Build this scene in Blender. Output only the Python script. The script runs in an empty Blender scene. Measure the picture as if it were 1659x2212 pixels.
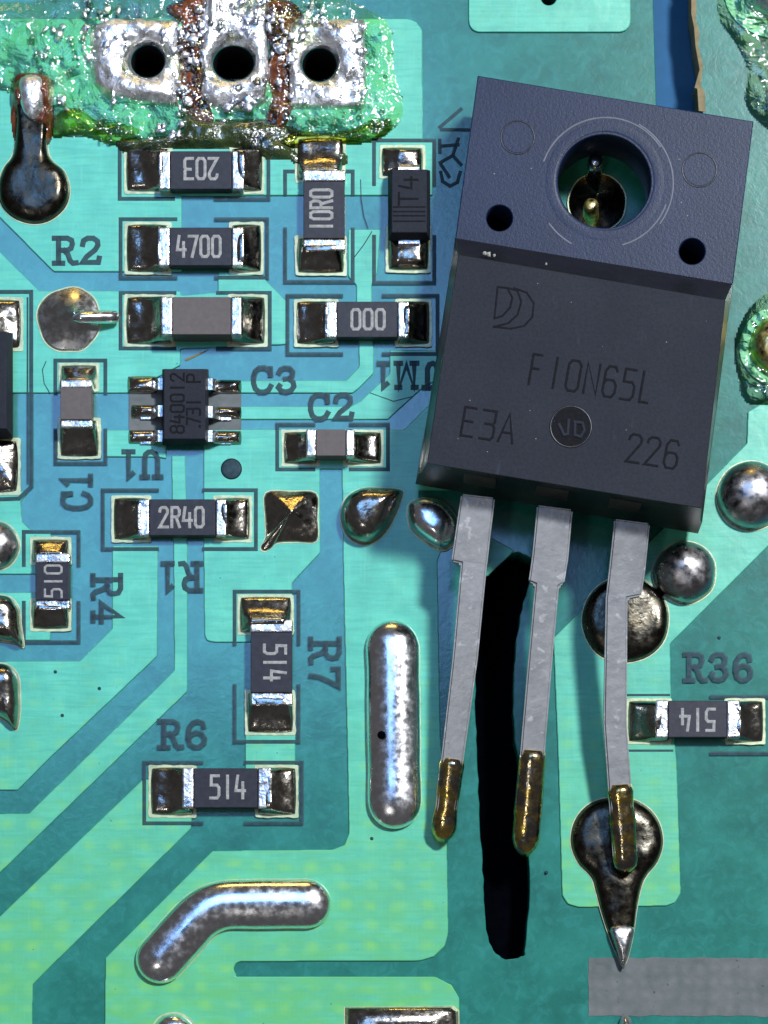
import bpy, bmesh, math, random
import numpy as np
from mathutils import Vector, Matrix, noise

# ------------------------------------------------------------------ frame, camera, light
S = 0.0165            # millimetres of board per measured pixel (1 unit = 1 mm)
CX, CY = 829.5, 1106  # centre of the measured board area
CAMH = 110.0          # camera height over the board
CAMB = 21.0           # camera stands this far towards the near (lower) edge
FOOT = (CX, CY + CAMB / S)
WID = 1659 * S

scene = bpy.context.scene
col = scene.collection
cam_d = bpy.data.cameras.new('camera')
cam = bpy.data.objects.new('camera', cam_d)
col.objects.link(cam)
cam.location = (0, -CAMB, CAMH)
cam.rotation_euler = (0, 0, 0)
cam_d.sensor_fit = 'HORIZONTAL'
cam_d.sensor_width = 36
cam_d.lens = 36 * CAMH / WID
cam_d.shift_x = 0
cam_d.shift_y = CAMB / WID
cam_d.clip_start = 1
cam_d.clip_end = 2000
scene.camera = cam

world = bpy.data.worlds.new('World')
scene.world = world
world.use_nodes = True
bg = world.node_tree.nodes['Background']
bg.inputs[0].default_value = (0.95, 0.95, 1.0, 1)
bg.inputs[1].default_value = 0.075

def area(name, loc, target, sx, sy, power, color):
    d = bpy.data.lights.new(name, 'AREA')
    d.shape = 'RECTANGLE'; d.size = sx; d.size_y = sy
    d.energy = power; d.color = color
    o = bpy.data.objects.new(name, d)
    col.objects.link(o)
    o.location = loc
    v = Vector(target) - Vector(loc)
    o.rotation_euler = v.to_track_quat('-Z', 'Y').to_euler()
    return o
def watts(E, loc):
    return E * math.pi * sum(c * c for c in loc)
KL = (118, 116, 290)
area('key_lamp', KL, (0, 0, 0), 46, 22, watts(3.6, KL), (0.93, 0.97, 1.0))
BL = (-24, 58, 200)
area('blue_panel_lamp', BL, (-8, 4, 0), 62, 78, watts(0.54, BL), (0.20, 0.46, 1.0))
FL = (-60, -95, 240)
area('white_lamp', FL, (0, 0, 0), 20, 10, watts(0.15, FL), (1.0, 0.98, 0.94))
WL = (-10, 260, 90)
area('warm_lamp', WL, (0, 0, 0), 90, 26, watts(0.30, WL), (1.0, 0.66, 0.14))

vs = scene.view_settings
vs.view_transform = 'Standard'
vs.look = 'None'
vs.exposure = 0.0
vs.gamma = 1.0
vs.use_curve_mapping = False

# ------------------------------------------------------------------ helpers
def P(x, y, z=0.0):
    """board position (mm) of a measured point that lies z mm above the board"""
    k = (CAMH - z) / CAMH
    tx = FOOT[0] + (x - FOOT[0]) * k
    ty = FOOT[1] + (y - FOOT[1]) * k
    return Vector(((tx - CX) * S, (CY - ty) * S, z))

def new_mat(name):
    m = bpy.data.materials.new(name)
    m.use_nodes = True
    nt = m.node_tree
    return m, nt, nt.nodes['Principled BSDF']

def nd(nt, t, **kw):
    n = nt.nodes.new(t)
    for k, v in kw.items():
        setattr(n, k, v)
    return n

def tex_noise(nt, vec, scale, detail=3, rough=0.55, dist=0.0):
    n = nd(nt, 'ShaderNodeTexNoise')
    n.inputs['Scale'].default_value = scale
    n.inputs['Detail'].default_value = detail
    n.inputs['Roughness'].default_value = rough
    n.inputs['Distortion'].default_value = dist
    nt.links.new(vec, n.inputs['Vector'])
    return n.outputs['Fac']

def ramp(nt, fac, stops):
    r = nd(nt, 'ShaderNodeValToRGB')
    els = r.color_ramp.elements
    while len(els) < len(stops):
        els.new(0.5)
    for e, (p, c) in zip(els, stops):
        e.position = p
        e.color = c if len(c) == 4 else (*c, 1)
    nt.links.new(fac, r.inputs[0])
    return r.outputs[0]

def mixc(nt, fac, a, b, mode='MIX'):
    m = nd(nt, 'ShaderNodeMix', data_type='RGBA', blend_type=mode)
    for s, v in ((m.inputs[0], fac), (m.inputs[6], a), (m.inputs[7], b)):
        if isinstance(v, (int, float)):
            s.default_value = v
        elif isinstance(v, tuple):
            s.default_value = (*v, 1) if len(v) == 3 else v
        else:
            nt.links.new(v, s)
    return m.outputs[2]

def bump(nt, height, strength, dist, prev=None):
    b = nd(nt, 'ShaderNodeBump')
    b.inputs['Strength'].default_value = strength
    b.inputs['Distance'].default_value = dist
    nt.links.new(height, b.inputs['Height'])
    if prev is not None:
        nt.links.new(prev, b.inputs['Normal'])
    return b.outputs[0]

def pos(nt):
    return nd(nt, 'ShaderNodeNewGeometry').outputs['Position']

def stretch(nt, vec, sc):
    m = nd(nt, 'ShaderNodeMapping')
    m.inputs['Scale'].default_value = sc
    nt.links.new(vec, m.inputs['Vector'])
    return m.outputs[0]

def basic(name, colr, rough=0.5, metal=0.0, spec=0.5, var=0.15, nscale=3.0, bstr=0.0, bscale=8.0, bdist=0.02, coat=0.0):
    m, nt, b = new_mat(name)
    p = pos(nt)
    n = tex_noise(nt, p, nscale, 4)
    lo = tuple(c * (1 - var) for c in colr); hi = tuple(min(1, c * (1 + var)) for c in colr)
    c = ramp(nt, n, [(0.3, lo), (0.7, hi)])
    nt.links.new(c, b.inputs['Base Color'])
    b.inputs['Roughness'].default_value = rough
    b.inputs['Metallic'].default_value = metal
    b.inputs['Specular IOR Level'].default_value = spec
    b.inputs['Coat Weight'].default_value = coat
    b.inputs['Coat Roughness'].default_value = 0.08
    if bstr:
        nt.links.new(bump(nt, tex_noise(nt, p, bscale, 4), bstr, bdist), b.inputs['Normal'])
    return m

def weave(nt, p, pitch, dist=0.6):
    """plain woven glass cloth: brighter where warp and weft cross"""
    w = []
    for ax in ('X', 'Y'):
        t = nd(nt, 'ShaderNodeTexWave', wave_type='BANDS', bands_direction=ax, wave_profile='SIN')
        t.inputs['Scale'].default_value = 0.314 / pitch
        t.inputs['Distortion'].default_value = dist
        t.inputs['Detail'].default_value = 2
        t.inputs['Detail Scale'].default_value = 1.5
        nt.links.new(p, t.inputs['Vector'])
        w.append(t.outputs['Fac'])
    m = nd(nt, 'ShaderNodeMath', operation='MULTIPLY')
    nt.links.new(w[0], m.inputs[0]); nt.links.new(w[1], m.inputs[1])
    # the cloth shows through only in patches
    n = ramp(nt, tex_noise(nt, p, 0.75, 4, .65), [(.34, (.25, .25, .25)), (.66, (1, 1, 1))])
    m2 = nd(nt, 'ShaderNodeMath', operation='MULTIPLY')
    nt.links.new(m.outputs[0], m2.inputs[0]); nt.links.new(n, m2.inputs[1])
    return m2.outputs[0]
M = {}
def mat_laminate():
    m, nt, b = new_mat('laminate_mask')
    p = pos(nt)
    n1 = tex_noise(nt, p, 0.55, 4, 0.6, 0.3)
    c = ramp(nt, n1, [(0.3, (0.011, 0.145, 0.118)), (0.52, (0.016, 0.190, 0.152)), (0.75, (0.024, 0.245, 0.196))])
    n2 = tex_noise(nt, p, 1.9, 5, 0.62, 1.2)
    c2 = mixc(nt, ramp(nt, n2, [(0.48, (0, 0, 0)), (0.76, (0.5, 0.5, 0.5))]), c, (0.040, 0.31, 0.29))
    n3 = tex_noise(nt, p, 9.0, 3)
    c3 = mixc(nt, ramp(nt, n3, [(0.25, (0.35, 0.35, 0.35)), (0.4, (0, 0, 0))]), c2, (0.008, 0.10, 0.10))
    c3 = mixc(nt, ramp(nt, weave(nt, p, 0.62, 2.6), [(0.25, (0, 0, 0)), (0.95, (0.30, 0.30, 0.30))]), c3, (0.04, 0.27, 0.24))
    nt.links.new(c3, b.inputs['Base Color'])
    b.inputs['Roughness'].default_value = 0.19
    b.inputs['Specular IOR Level'].default_value = 1.0
    b.inputs['Coat Weight'].default_value = 0.25
    b.inputs['Coat Roughness'].default_value = 0.13
    h = bump(nt, n2, 0.05, 0.08)
    h = bump(nt, tex_noise(nt, p, 6.0, 3), 0.06, 0.03, h)
    nt.links.new(h, b.inputs['Normal'])
    return m
def mat_copper():
    m, nt, b = new_mat('copper_under_mask')
    p = pos(nt)
    n1 = tex_noise(nt, p, 0.9, 4, 0.6)
    c = ramp(nt, n1, [(0.3, (0.088, 0.49, 0.34)), (0.55, (0.115, 0.60, 0.42)), (0.75, (0.150, 0.69, 0.49))])
    # brushed copper scratches showing through the mask, along and across
    nx = tex_noise(nt, stretch(nt, p, (0.6, 7.0, 1)), 1.0, 4, 0.6)
    ny = tex_noise(nt, stretch(nt, p, (7.0, 0.6, 1)), 1.0, 4, 0.6)
    c = mixc(nt, ramp(nt, nx, [(0.35, (0.45, 0.45, 0.45)), (0.55, (0, 0, 0))]), c, (0.055, 0.40, 0.29))
    c = mixc(nt, ramp(nt, ny, [(0.55, (0, 0, 0)), (0.75, (0.5, 0.5, 0.5))]), c, (0.17, 0.66, 0.46))
    n3 = tex_noise(nt, p, 5.0, 5, 0.7)
    c = mixc(nt, ramp(nt, n3, [(0.26, (0.7, 0.7, 0.7)), (0.36, (0, 0, 0))]), c, (0.04, 0.30, 0.25))
    # warm light on the lower part of the board, painted into the mask colour
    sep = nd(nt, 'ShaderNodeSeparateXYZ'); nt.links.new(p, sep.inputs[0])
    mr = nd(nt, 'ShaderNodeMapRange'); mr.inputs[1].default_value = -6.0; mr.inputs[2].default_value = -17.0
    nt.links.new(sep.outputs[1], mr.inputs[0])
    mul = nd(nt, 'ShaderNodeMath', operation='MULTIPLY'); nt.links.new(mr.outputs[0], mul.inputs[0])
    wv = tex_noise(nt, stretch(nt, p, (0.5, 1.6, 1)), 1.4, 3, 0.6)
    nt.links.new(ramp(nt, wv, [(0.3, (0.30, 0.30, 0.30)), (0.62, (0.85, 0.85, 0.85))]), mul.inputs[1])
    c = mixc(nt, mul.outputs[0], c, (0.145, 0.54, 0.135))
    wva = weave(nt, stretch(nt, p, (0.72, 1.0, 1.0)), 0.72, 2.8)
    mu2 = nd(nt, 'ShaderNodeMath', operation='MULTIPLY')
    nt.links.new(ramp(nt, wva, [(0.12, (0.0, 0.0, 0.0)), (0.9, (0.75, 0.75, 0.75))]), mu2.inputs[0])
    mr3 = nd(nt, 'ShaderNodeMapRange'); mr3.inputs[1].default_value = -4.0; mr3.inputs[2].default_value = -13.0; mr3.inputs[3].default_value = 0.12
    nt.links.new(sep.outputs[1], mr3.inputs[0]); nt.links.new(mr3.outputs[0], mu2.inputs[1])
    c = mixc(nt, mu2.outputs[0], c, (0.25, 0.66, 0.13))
    wf = weave(nt, p, 0.155, 1.0)
    c = mixc(nt, ramp(nt, wf, [(0.3, (0.16, 0.16, 0.16)), (0.8, (0, 0, 0))]), c, (0.06, 0.42, 0.32))
    # dark pinholes
    vo = nd(nt, 'ShaderNodeTexVoronoi'); vo.inputs['Scale'].default_value = 1.15; nt.links.new(p, vo.inputs['Vector'])
    dots = ramp(nt, vo.outputs['Distance'], [(0.022, (0.75, 0.75, 0.75)), (0.04, (0, 0, 0))])
    c = mixc(nt, dots, c, (0.01, 0.09, 0.09))
    nt.links.new(c, b.inputs['Base Color'])
    b.inputs['Roughness'].default_value = 0.28
    b.inputs['Specular IOR Level'].default_value = 0.75
    h = bump(nt, n3, 0.07, 0.05)
    h = bump(nt, tex_noise(nt, p, 1.4, 2), 0.04, 0.2, h)
    nt.links.new(h, b.inputs['Normal'])
    return m
def mat_solder(name, base=(0.40, 0.375, 0.34), rough=0.17, bs=0.25, bscale=2.2, stain=(0.16, 0.12, 0.07), amt=0.6, fine=1.0):
    m, nt, b = new_mat(name)
    p = pos(nt)
    n = tex_noise(nt, p, 1.6, 5, 0.65, 0.6)
    c = mixc(nt, ramp(nt, n, [(0.42, (0, 0, 0)), (0.68, (amt, amt, amt))]), base, stain)
    nt.links.new(c, b.inputs['Base Color'])
    b.inputs['Metallic'].default_value = 1.0
    r = ramp(nt, tex_noise(nt, p, 4.0, 3), [(0.3, (rough * .6,) * 3), (0.75, (rough * 1.8,) * 3)])
    nt.links.new(r, b.inputs['Roughness'])
    h = bump(nt, tex_noise(nt, p, bscale, 4, 0.55), bs, 0.12)
    h = bump(nt, tex_noise(nt, p, bscale * 5, 3), bs * 0.6 * fine, 0.02, h)
    nt.links.new(h, b.inputs['Normal'])
    return m
def mat_flux(name, tint, rough=0.04, bs=0.5, bscale=3.0, ior=1.9):
    m = bpy.data.materials.new(name); m.use_nodes = True
    nt = m.node_tree; nt.nodes.clear()
    out = nd(nt, 'ShaderNodeOutputMaterial')
    p = pos(nt)
    tr = nd(nt, 'ShaderNodeBsdfTransparent'); gl = nd(nt, 'ShaderNodeBsdfGlossy')
    n = tex_noise(nt, p, 1.3, 4, 0.6, 0.8)
    light = tuple(0.6 + 0.4 * c for c in tint)
    c = ramp(nt, n, [(0.35, light), (0.7, tint)])
    nt.links.new(c, tr.inputs[0])
    gl.inputs['Roughness'].default_value = rough
    fr = nd(nt, 'ShaderNodeFresnel'); fr.inputs[0].default_value = ior
    h = bump(nt, tex_noise(nt, p, bscale, 4, 0.6, 0.5), bs, 0.25)
    nt.links.new(h, gl.inputs['Normal']); nt.links.new(h, fr.inputs['Normal'])
    mx = nd(nt, 'ShaderNodeMixShader')
    nt.links.new(fr.outputs[0], mx.inputs[0]); nt.links.new(tr.outputs[0], mx.inputs[1]); nt.links.new(gl.outputs[0], mx.inputs[2])
    nt.links.new(mx.outputs[0], out.inputs[0])
    return m

M['lam'] = mat_laminate()
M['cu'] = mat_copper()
M['fr4'] = basic('bare_laminate_edge', (0.26, 0.20, 0.10), 0.7, var=0.3)
M['grey'] = basic('grey_uncoated_patch', (0.215, 0.22, 0.225), 0.6, spec=0.2, var=0.14, nscale=2.5, bstr=0.2, bscale=6)
def mat_grey():
    m, nt, b = new_mat('grey_uncoated_patch')
    p = pos(nt)
    c = ramp(nt, tex_noise(nt, p, 1.2, 5, .6), [(.3, (.12, .145, .145)), (.7, (.20, .21, .212))])
    c = mixc(nt, ramp(nt, weave(nt, p, .5, 3.5), [(0, (0, 0, 0)), (1, (.35, .35, .35))]), c, (.28, .285, .295))
    c = mixc(nt, ramp(nt, tex_noise(nt, p, 3.3, 3, .5), [(.27, (.8, .8, .8)), (.33, (0, 0, 0))]), c, (.06, .065, .07))
    nt.links.new(c, b.inputs['Base Color'])
    b.inputs['Specular IOR Level'].default_value = .2
    b.inputs['Alpha'].default_value = .85
    b.inputs['Roughness'].default_value = .55
    nt.links.new(bump(nt, tex_noise(nt, p, 8, 4), .25, .03), b.inputs['Normal'])
    return m
M['grey'] = mat_grey()
M['silk'] = basic('dark_silkscreen_ink', (0.022, 0.058, 0.082), 0.55, spec=0.3, var=0.45, nscale=6)
M['silk'].node_tree.nodes['Principled BSDF'].inputs['Alpha'].default_value = 0.78
M['land'] = basic('tinned_pad_rim', (0.52, 0.58, 0.36), 0.35, metal=0.2, var=0.25, nscale=4, bstr=0.25, bscale=7)
M['solder'] = mat_solder('solder_dark')
M['solder_hi'] = mat_solder('solder_bright', (0.95, 0.94, 0.97), 0.19, 0.14, 0.6, (0.66, 0.62, 0.6), 0.5, 0.0)
M['solder_matt'] = mat_solder('solder_matt', (0.40, 0.385, 0.40), 0.30, 0.08, 1.5, (0.27, 0.24, 0.2), 0.4)
M['solder_pad'] = mat_solder('tinned_pad', (0.98, 0.98, 1.0), 0.33, 0.8, 2.2, (0.45, 0.38, 0.42), 0.35)
M['solder_pad'].node_tree.nodes['Principled BSDF'].inputs['Metallic'].default_value = 0.9
M['solder_dull'] = mat_solder('solder_dull', (0.065, 0.060, 0.05), 0.24, 0.25, 1.4, (0.04, 0.032, 0.02), 0.8)
M['solder_cone'] = mat_solder('solder_satin', (0.66, 0.65, 0.66), 0.24, 0.06, 1.2, (0.5, 0.46, 0.4), 0.4)
M['term'] = mat_solder('chip_terminal', (0.80, 0.80, 0.83), 0.28, 0.5, 2.4, (0.34, 0.31, 0.30), 0.75)
M['res'] = basic('resistor_coating', (0.022, 0.022, 0.034), 0.42, spec=0.28, var=0.3, nscale=5, bstr=0.12, bscale=9)
M['cer'] = basic('capacitor_ceramic', (0.125, 0.108, 0.108), 0.55, spec=0.25, var=0.10, nscale=6, bstr=0.1, bscale=12)
M['epoxy'] = basic('moulded_epoxy', (0.026, 0.030, 0.043), 0.6, spec=0.11, var=0.16, nscale=1.2, bstr=0.22, bscale=16, bdist=0.015)
M['tab'] = basic('moulded_epoxy_tab', (0.017, 0.025, 0.080), 0.40, spec=0.26, var=0.15, nscale=3, bstr=0.3, bscale=14, bdist=0.015)
def mat_epoxy(name, a, b_, rough, spec):
    m, nt, b = new_mat(name)
    p = pos(nt)
    c = ramp(nt, tex_noise(nt, p, 0.35, 3, .6), [(.3, a), (.7, b_)])
    g = tex_noise(nt, p, 9.0, 3, .7)
    c = mixc(nt, ramp(nt, g, [(.35, (.35, .35, .35)), (.6, (0, 0, 0))]), c, tuple(v * .45 for v in a))
    c = mixc(nt, ramp(nt, tex_noise(nt, stretch(nt, p, (1, .25, 1)), 3.0, 4, .7), [(.62, (0, 0, 0)), (.75, (.30, .30, .30))]), c, tuple(min(1, v * 2.2) for v in b_))
    nt.links.new(c, b.inputs['Base Color'])
    b.inputs['Roughness'].default_value = rough
    b.inputs['Specular IOR Level'].default_value = spec
    nt.links.new(bump(nt, g, .35, .02, bump(nt, tex_noise(nt, p, 20, 2), .25, .012)), b.inputs['Normal'])
    return m
M['epoxy'] = mat_epoxy('moulded_epoxy', (0.022, 0.026, 0.038), (0.029, 0.033, 0.046), .6, .10)
M['tab'] = mat_epoxy('moulded_epoxy_tab', (0.011, 0.021, 0.056), (0.017, 0.029, 0.078), .38, .20)  # blue reflection on the tab is partly put into its base colour
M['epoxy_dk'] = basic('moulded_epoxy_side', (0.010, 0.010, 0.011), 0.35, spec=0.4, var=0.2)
M['brown'] = basic('moulded_epoxy_brown', (0.06, 0.05, 0.042), 0.6, spec=0.2)
M['ink_lt'] = basic('white_marking_ink', (0.34, 0.34, 0.335), 0.6, spec=0.2, var=0.3, nscale=9)
M['ink_dk'] = basic('laser_marking', (0.0085, 0.009, 0.012), 0.7, spec=0.1, var=0.3, nscale=9)
M['lead'] = basic('matt_tin_lead', (0.33, 0.33, 0.345), 0.50, metal=0.4, spec=0.4, var=0.22, nscale=2.4, bstr=0.35, bscale=6, bdist=0.03)
def mat_lead():
    m, nt, b = new_mat('matt_tin_lead')
    p = pos(nt)
    c = ramp(nt, tex_noise(nt, p, 1.5, 5, .65), [(.3, (.36, .36, .375)), (.7, (.50, .50, .51))])
    n2 = tex_noise(nt, p, 2.3, 3, .5, .4)
    c = mixc(nt, ramp(nt, n2, [(.64, (0, 0, 0)), (.70, (.7, .7, .7))]), c, (.74, .74, .76))
    n3 = tex_noise(nt, p, 5.5, 3)
    c = mixc(nt, ramp(nt, n3, [(.22, (.6, .6, .6)), (.30, (0, 0, 0))]), c, (.12, .12, .13))
    nt.links.new(c, b.inputs['Base Color'])
    b.inputs['Metallic'].default_value = .6
    b.inputs['Roughness'].default_value = .40
    nt.links.new(bump(nt, n2, .3, .05, bump(nt, n3, .35, .03)), b.inputs['Normal'])
    return m
M['lead'] = mat_lead()
M['blue'] = basic('blue_mat', (0.030, 0.125, 0.27), 0.7, spec=0.2, var=0.06, nscale=2)
M['black'] = basic('slot_hole_dark', (0.0012, 0.0016, 0.003), 0.8, spec=0.0, var=0.3)  # black fill for the dark inside slot and holes
M['brass'] = mat_solder('brass_pin', (0.95, 0.70, 0.14), 0.34, 0.5, 1.6, (0.9, 0.85, 0.7), 0.6)
M['flux'] = mat_flux('flux_clear', (0.93, 0.97, 0.66), 0.06, 0.75, 1.15, 1.7)
M['flux_y'] = mat_flux('flux_yellow', (0.80, 0.86, 0.03), 0.08, 0.6, 1.6, 1.6)
M['flux_b'] = basic('flux_burnt', (0.14, 0.040, 0.013), 0.14, spec=0.8, var=0.9, nscale=1.2, bstr=0.8, bscale=1.5, bdist=0.25, coat=1.0)
M['flux_d'] = basic('flux_dark', (0.030, 0.048, 0.014), 0.20, spec=0.8, var=0.9, nscale=1.0, bstr=0.9, bscale=1.7, bdist=0.25, coat=1.0)
M['glint'] = basic('flux_glint', (0.74, 0.79, 0.92), 0.25, spec=0.8, var=0.25, nscale=2.0)  # whitish specks paint the flux highlights as colour
M['hole'] = basic('hole_wall', (0.012, 0.012, 0.016), 0.7, spec=0.1)  # shade inside the drill holes put into the wall colour

def mesh_obj(name, verts, faces, mat, parent=None, smooth=False):
    me = bpy.data.meshes.new(name)
    me.from_pydata([tuple(v) for v in verts], [], faces)
    me.update()
    me.materials.append(M[mat] if isinstance(mat, str) else mat)
    if smooth:
        me.shade_smooth()
    o = bpy.data.objects.new(name, me)
    col.objects.link(o)
    if parent is not None:
        attach(o, parent)
    return o
def attach(o, parent):
    o.parent = parent
    o.matrix_parent_inverse = parent.matrix_world.inverted() if parent.type == 'EMPTY' and False else Matrix.Translation(-parent_origin(parent))
def parent_origin(p):
    v = Vector(p.location)
    return v
def tag(o, label, cat, group=None, kind=None):
    if label: o['label'] = label
    if cat: o['category'] = cat
    if group: o['group'] = group
    if kind: o['kind'] = kind
    return o
def thing(name, loc, label, cat, group=None):
    o = bpy.data.objects.new(name, None)
    o.empty_display_size = 0.5
    col.objects.link(o)
    o.location = loc
    return tag(o, label, cat, group)

def bm_obj(name, bm, mat, parent=None, smooth=False):
    bmesh.ops.recalc_face_normals(bm, faces=bm.faces)
    me = bpy.data.meshes.new(name)
    bm.to_mesh(me); bm.free()
    me.materials.append(M[mat] if isinstance(mat, str) else mat)
    if smooth:
        me.shade_smooth()
    o = bpy.data.objects.new(name, me)
    col.objects.link(o)
    if parent is not None:
        attach(o, parent)
    return o

def hull_box(name, bot, top, mat, parent=None, bev=0.04, seg=2, mids=None):
    """box from stacked quads (bottom corners, ..., top corners) with bevelled edges"""
    rings = [bot] + (mids or []) + [top]
    bm = bmesh.new()
    vr = [[bm.verts.new(v) for v in r] for r in rings]
    n = len(bot)
    bm.faces.new(vr[0][::-1]); bm.faces.new(vr[-1])
    for a, b in zip(vr, vr[1:]):
        for i in range(n):
            bm.faces.new((a[i], a[(i + 1) % n], b[(i + 1) % n], b[i]))
    if bev:
        bmesh.ops.bevel(bm, geom=list(bm.edges), offset=bev, segments=seg, affect='EDGES', profile=0.5, clamp_overlap=True)
    return bm_obj(name, bm, mat, parent)

def rect_w(x0, y0, x1, y1, z, zt=None):
    """world corners (ccw) of a measured rectangle whose outline was measured at height zt"""
    zt = z if zt is None else zt
    a, b = P(x0, y1, zt), P(x1, y0, zt)
    return [Vector((a.x, a.y, z)), Vector((b.x, a.y, z)), Vector((b.x, b.y, z)), Vector((a.x, b.y, z))]

def smooth_closed(pts, k=6):
    n = len(pts); out = []
    for i in range(n):
        p0, p1, p2, p3 = (Vector((*pts[(i + j - 1) % n][:2], 0)) for j in range(4))
        for s in range(k):
            t = s / k
            out.append(0.5 * ((2 * p1) + (p2 - p0) * t + (2 * p0 - 5 * p1 + 4 * p2 - p3) * t * t + (3 * p1 - p0 - 3 * p2 + p3) * t ** 3))
    return [(v.x, v.y) for v in out]

def circle(cx, cy, r, n=40, wob=0.0, seed=0):
    out = []
    for i in range(n):
        a = 2 * math.pi * i / n
        rr = r * (1 + wob * noise.noise((math.cos(a) * 1.7 + seed, math.sin(a) * 1.7, seed * 3.1)))
        out.append((cx + rr * math.cos(a), cy + rr * math.sin(a)))
    return out

def mound(name, outline, apex, h, prof, mat, parent=None, rings=14, base=0.0, lump=0.0, seed=0):
    """solder or flux heap: outline (measured px) shrinking to an apex, height prof(s), s=1 at rim"""
    pts = [P(x, y) for x, y in outline]
    ap = P(*apex)
    n = len(pts)
    verts = []; faces = []
    for k in range(rings):
        s = 1 - k / rings
        for p in pts:
            q = ap + (p - ap) * s
            z = base + h * prof(s)
            if lump and k:
                z += lump * noise.noise(Vector((q.x * 1.1 + seed, q.y * 1.1, seed))) * min(1, (1 - s) * 4)
            verts.append((q.x, q.y, max(z, base)))
    verts.append((ap.x, ap.y, base + h * prof(0) + (lump * noise.noise(Vector((ap.x * 1.1 + seed, ap.y * 1.1, seed))) if lump else 0)))
    for k in range(rings - 1):
        for i in range(n):
            a, b = k * n + i, k * n + (i + 1) % n
            faces.append((a, b, b + n, a + n))
    last = (rings - 1) * n
    for i in range(n):
        faces.append((last + i, last + (i + 1) % n, len(verts) - 1))
    faces.append(tuple(range(n))[::-1])
    # keep faces pointing up
    A = sum(pts[i].x * pts[(i + 1) % n].y - pts[(i + 1) % n].x * pts[i].y for i in range(n))
    if A < 0:
        faces = [f[::-1] for f in faces]
    o = mesh_obj(name, verts, faces, mat, parent, True)
    return o
dome = lambda s: math.sqrt(max(0, 1 - s * s))
flatdome = lambda s: max(0, 1 - s ** 3.2) ** 0.55
cone = lambda s: (1 - s)
concave = lambda s: 0.10 * (1 - s ** 6) + 0.90 * (1 - s) ** 1.8

def sweep(name, path, mat, parent=None, nseg=16, flat=1.0, smooth=True, join=False):
    """tube along path of (Vector, radius); ends closed"""
    verts = []; faces = []
    m = len(path)
    for i, (p, r) in enumerate(path):
        a = path[max(0, i - 1)][0]; b = path[min(m - 1, i + 1)][0]
        d = (b - a).normalized()
        side = d.cross(Vector((0, 0, 1)))
        side = side.normalized() if side.length > 1e-5 else Vector((1, 0, 0))
        up = side.cross(d).normalized()
        for k in range(nseg):
            t = 2 * math.pi * k / nseg
            verts.append(p + side * (r * math.cos(t)) + up * (r * flat * math.sin(t)))
    for i in range(m - 1):
        for k in range(nseg):
            k2 = (k + 1) % nseg
            faces.append((i * nseg + k, (i + 1) * nseg + k, (i + 1) * nseg + k2, i * nseg + k2))
    faces.append(tuple(range(nseg))); faces.append(tuple(range((m - 1) * nseg, m * nseg))[::-1])
    if join:
        return verts, faces
    o = mesh_obj(name, verts, faces, mat, parent, smooth)
    return o

def capsule_path(pts, r, z, n=7, round_corner=0):
    """pts in mm; sphere ends"""
    pts = [Vector((p.x, p.y, z)) for p in pts]
    if round_corner:
        q = [pts[0]]
        for a, b, c in zip(pts, pts[1:], pts[2:]):
            u = b + (a - b).normalized() * round_corner; w = b + (c - b).normalized() * round_corner
            for i in range(9):
                t = i / 8
                q.append(u * (1 - t) ** 2 + b * 2 * t * (1 - t) + w * t * t)
        q.append(pts[-1]); pts = q
    d0 = (pts[1] - pts[0]).normalized(); d1 = (pts[-1] - pts[-2]).normalized()
    path = []
    for i in range(n):
        a = math.pi / 2 * (i + 0.15) / n
        path.append((pts[0] + d0 * (r - r * math.cos(a)), r * math.sin(a)))
    mid = [pts[0] + d0 * r] + pts[1:-1] + [pts[-1] - d1 * r]
    fine = []
    for a, b in zip(mid, mid[1:]):
        k = max(1, int((b - a).length / 0.35))
        for i in range(k):
            fine.append(a.lerp(b, i / k))
    fine.append(mid[-1])
    for p in fine:
        path.append((p, r * (1 + 0.03 * noise.noise(p * 0.9))))
    for i in range(n - 1, -1, -1):
        a = math.pi / 2 * (i + 0.15) / n
        path.append((pts[-1] - d1 * (r - r * math.cos(a)), r * math.sin(a)))
    return path

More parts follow.
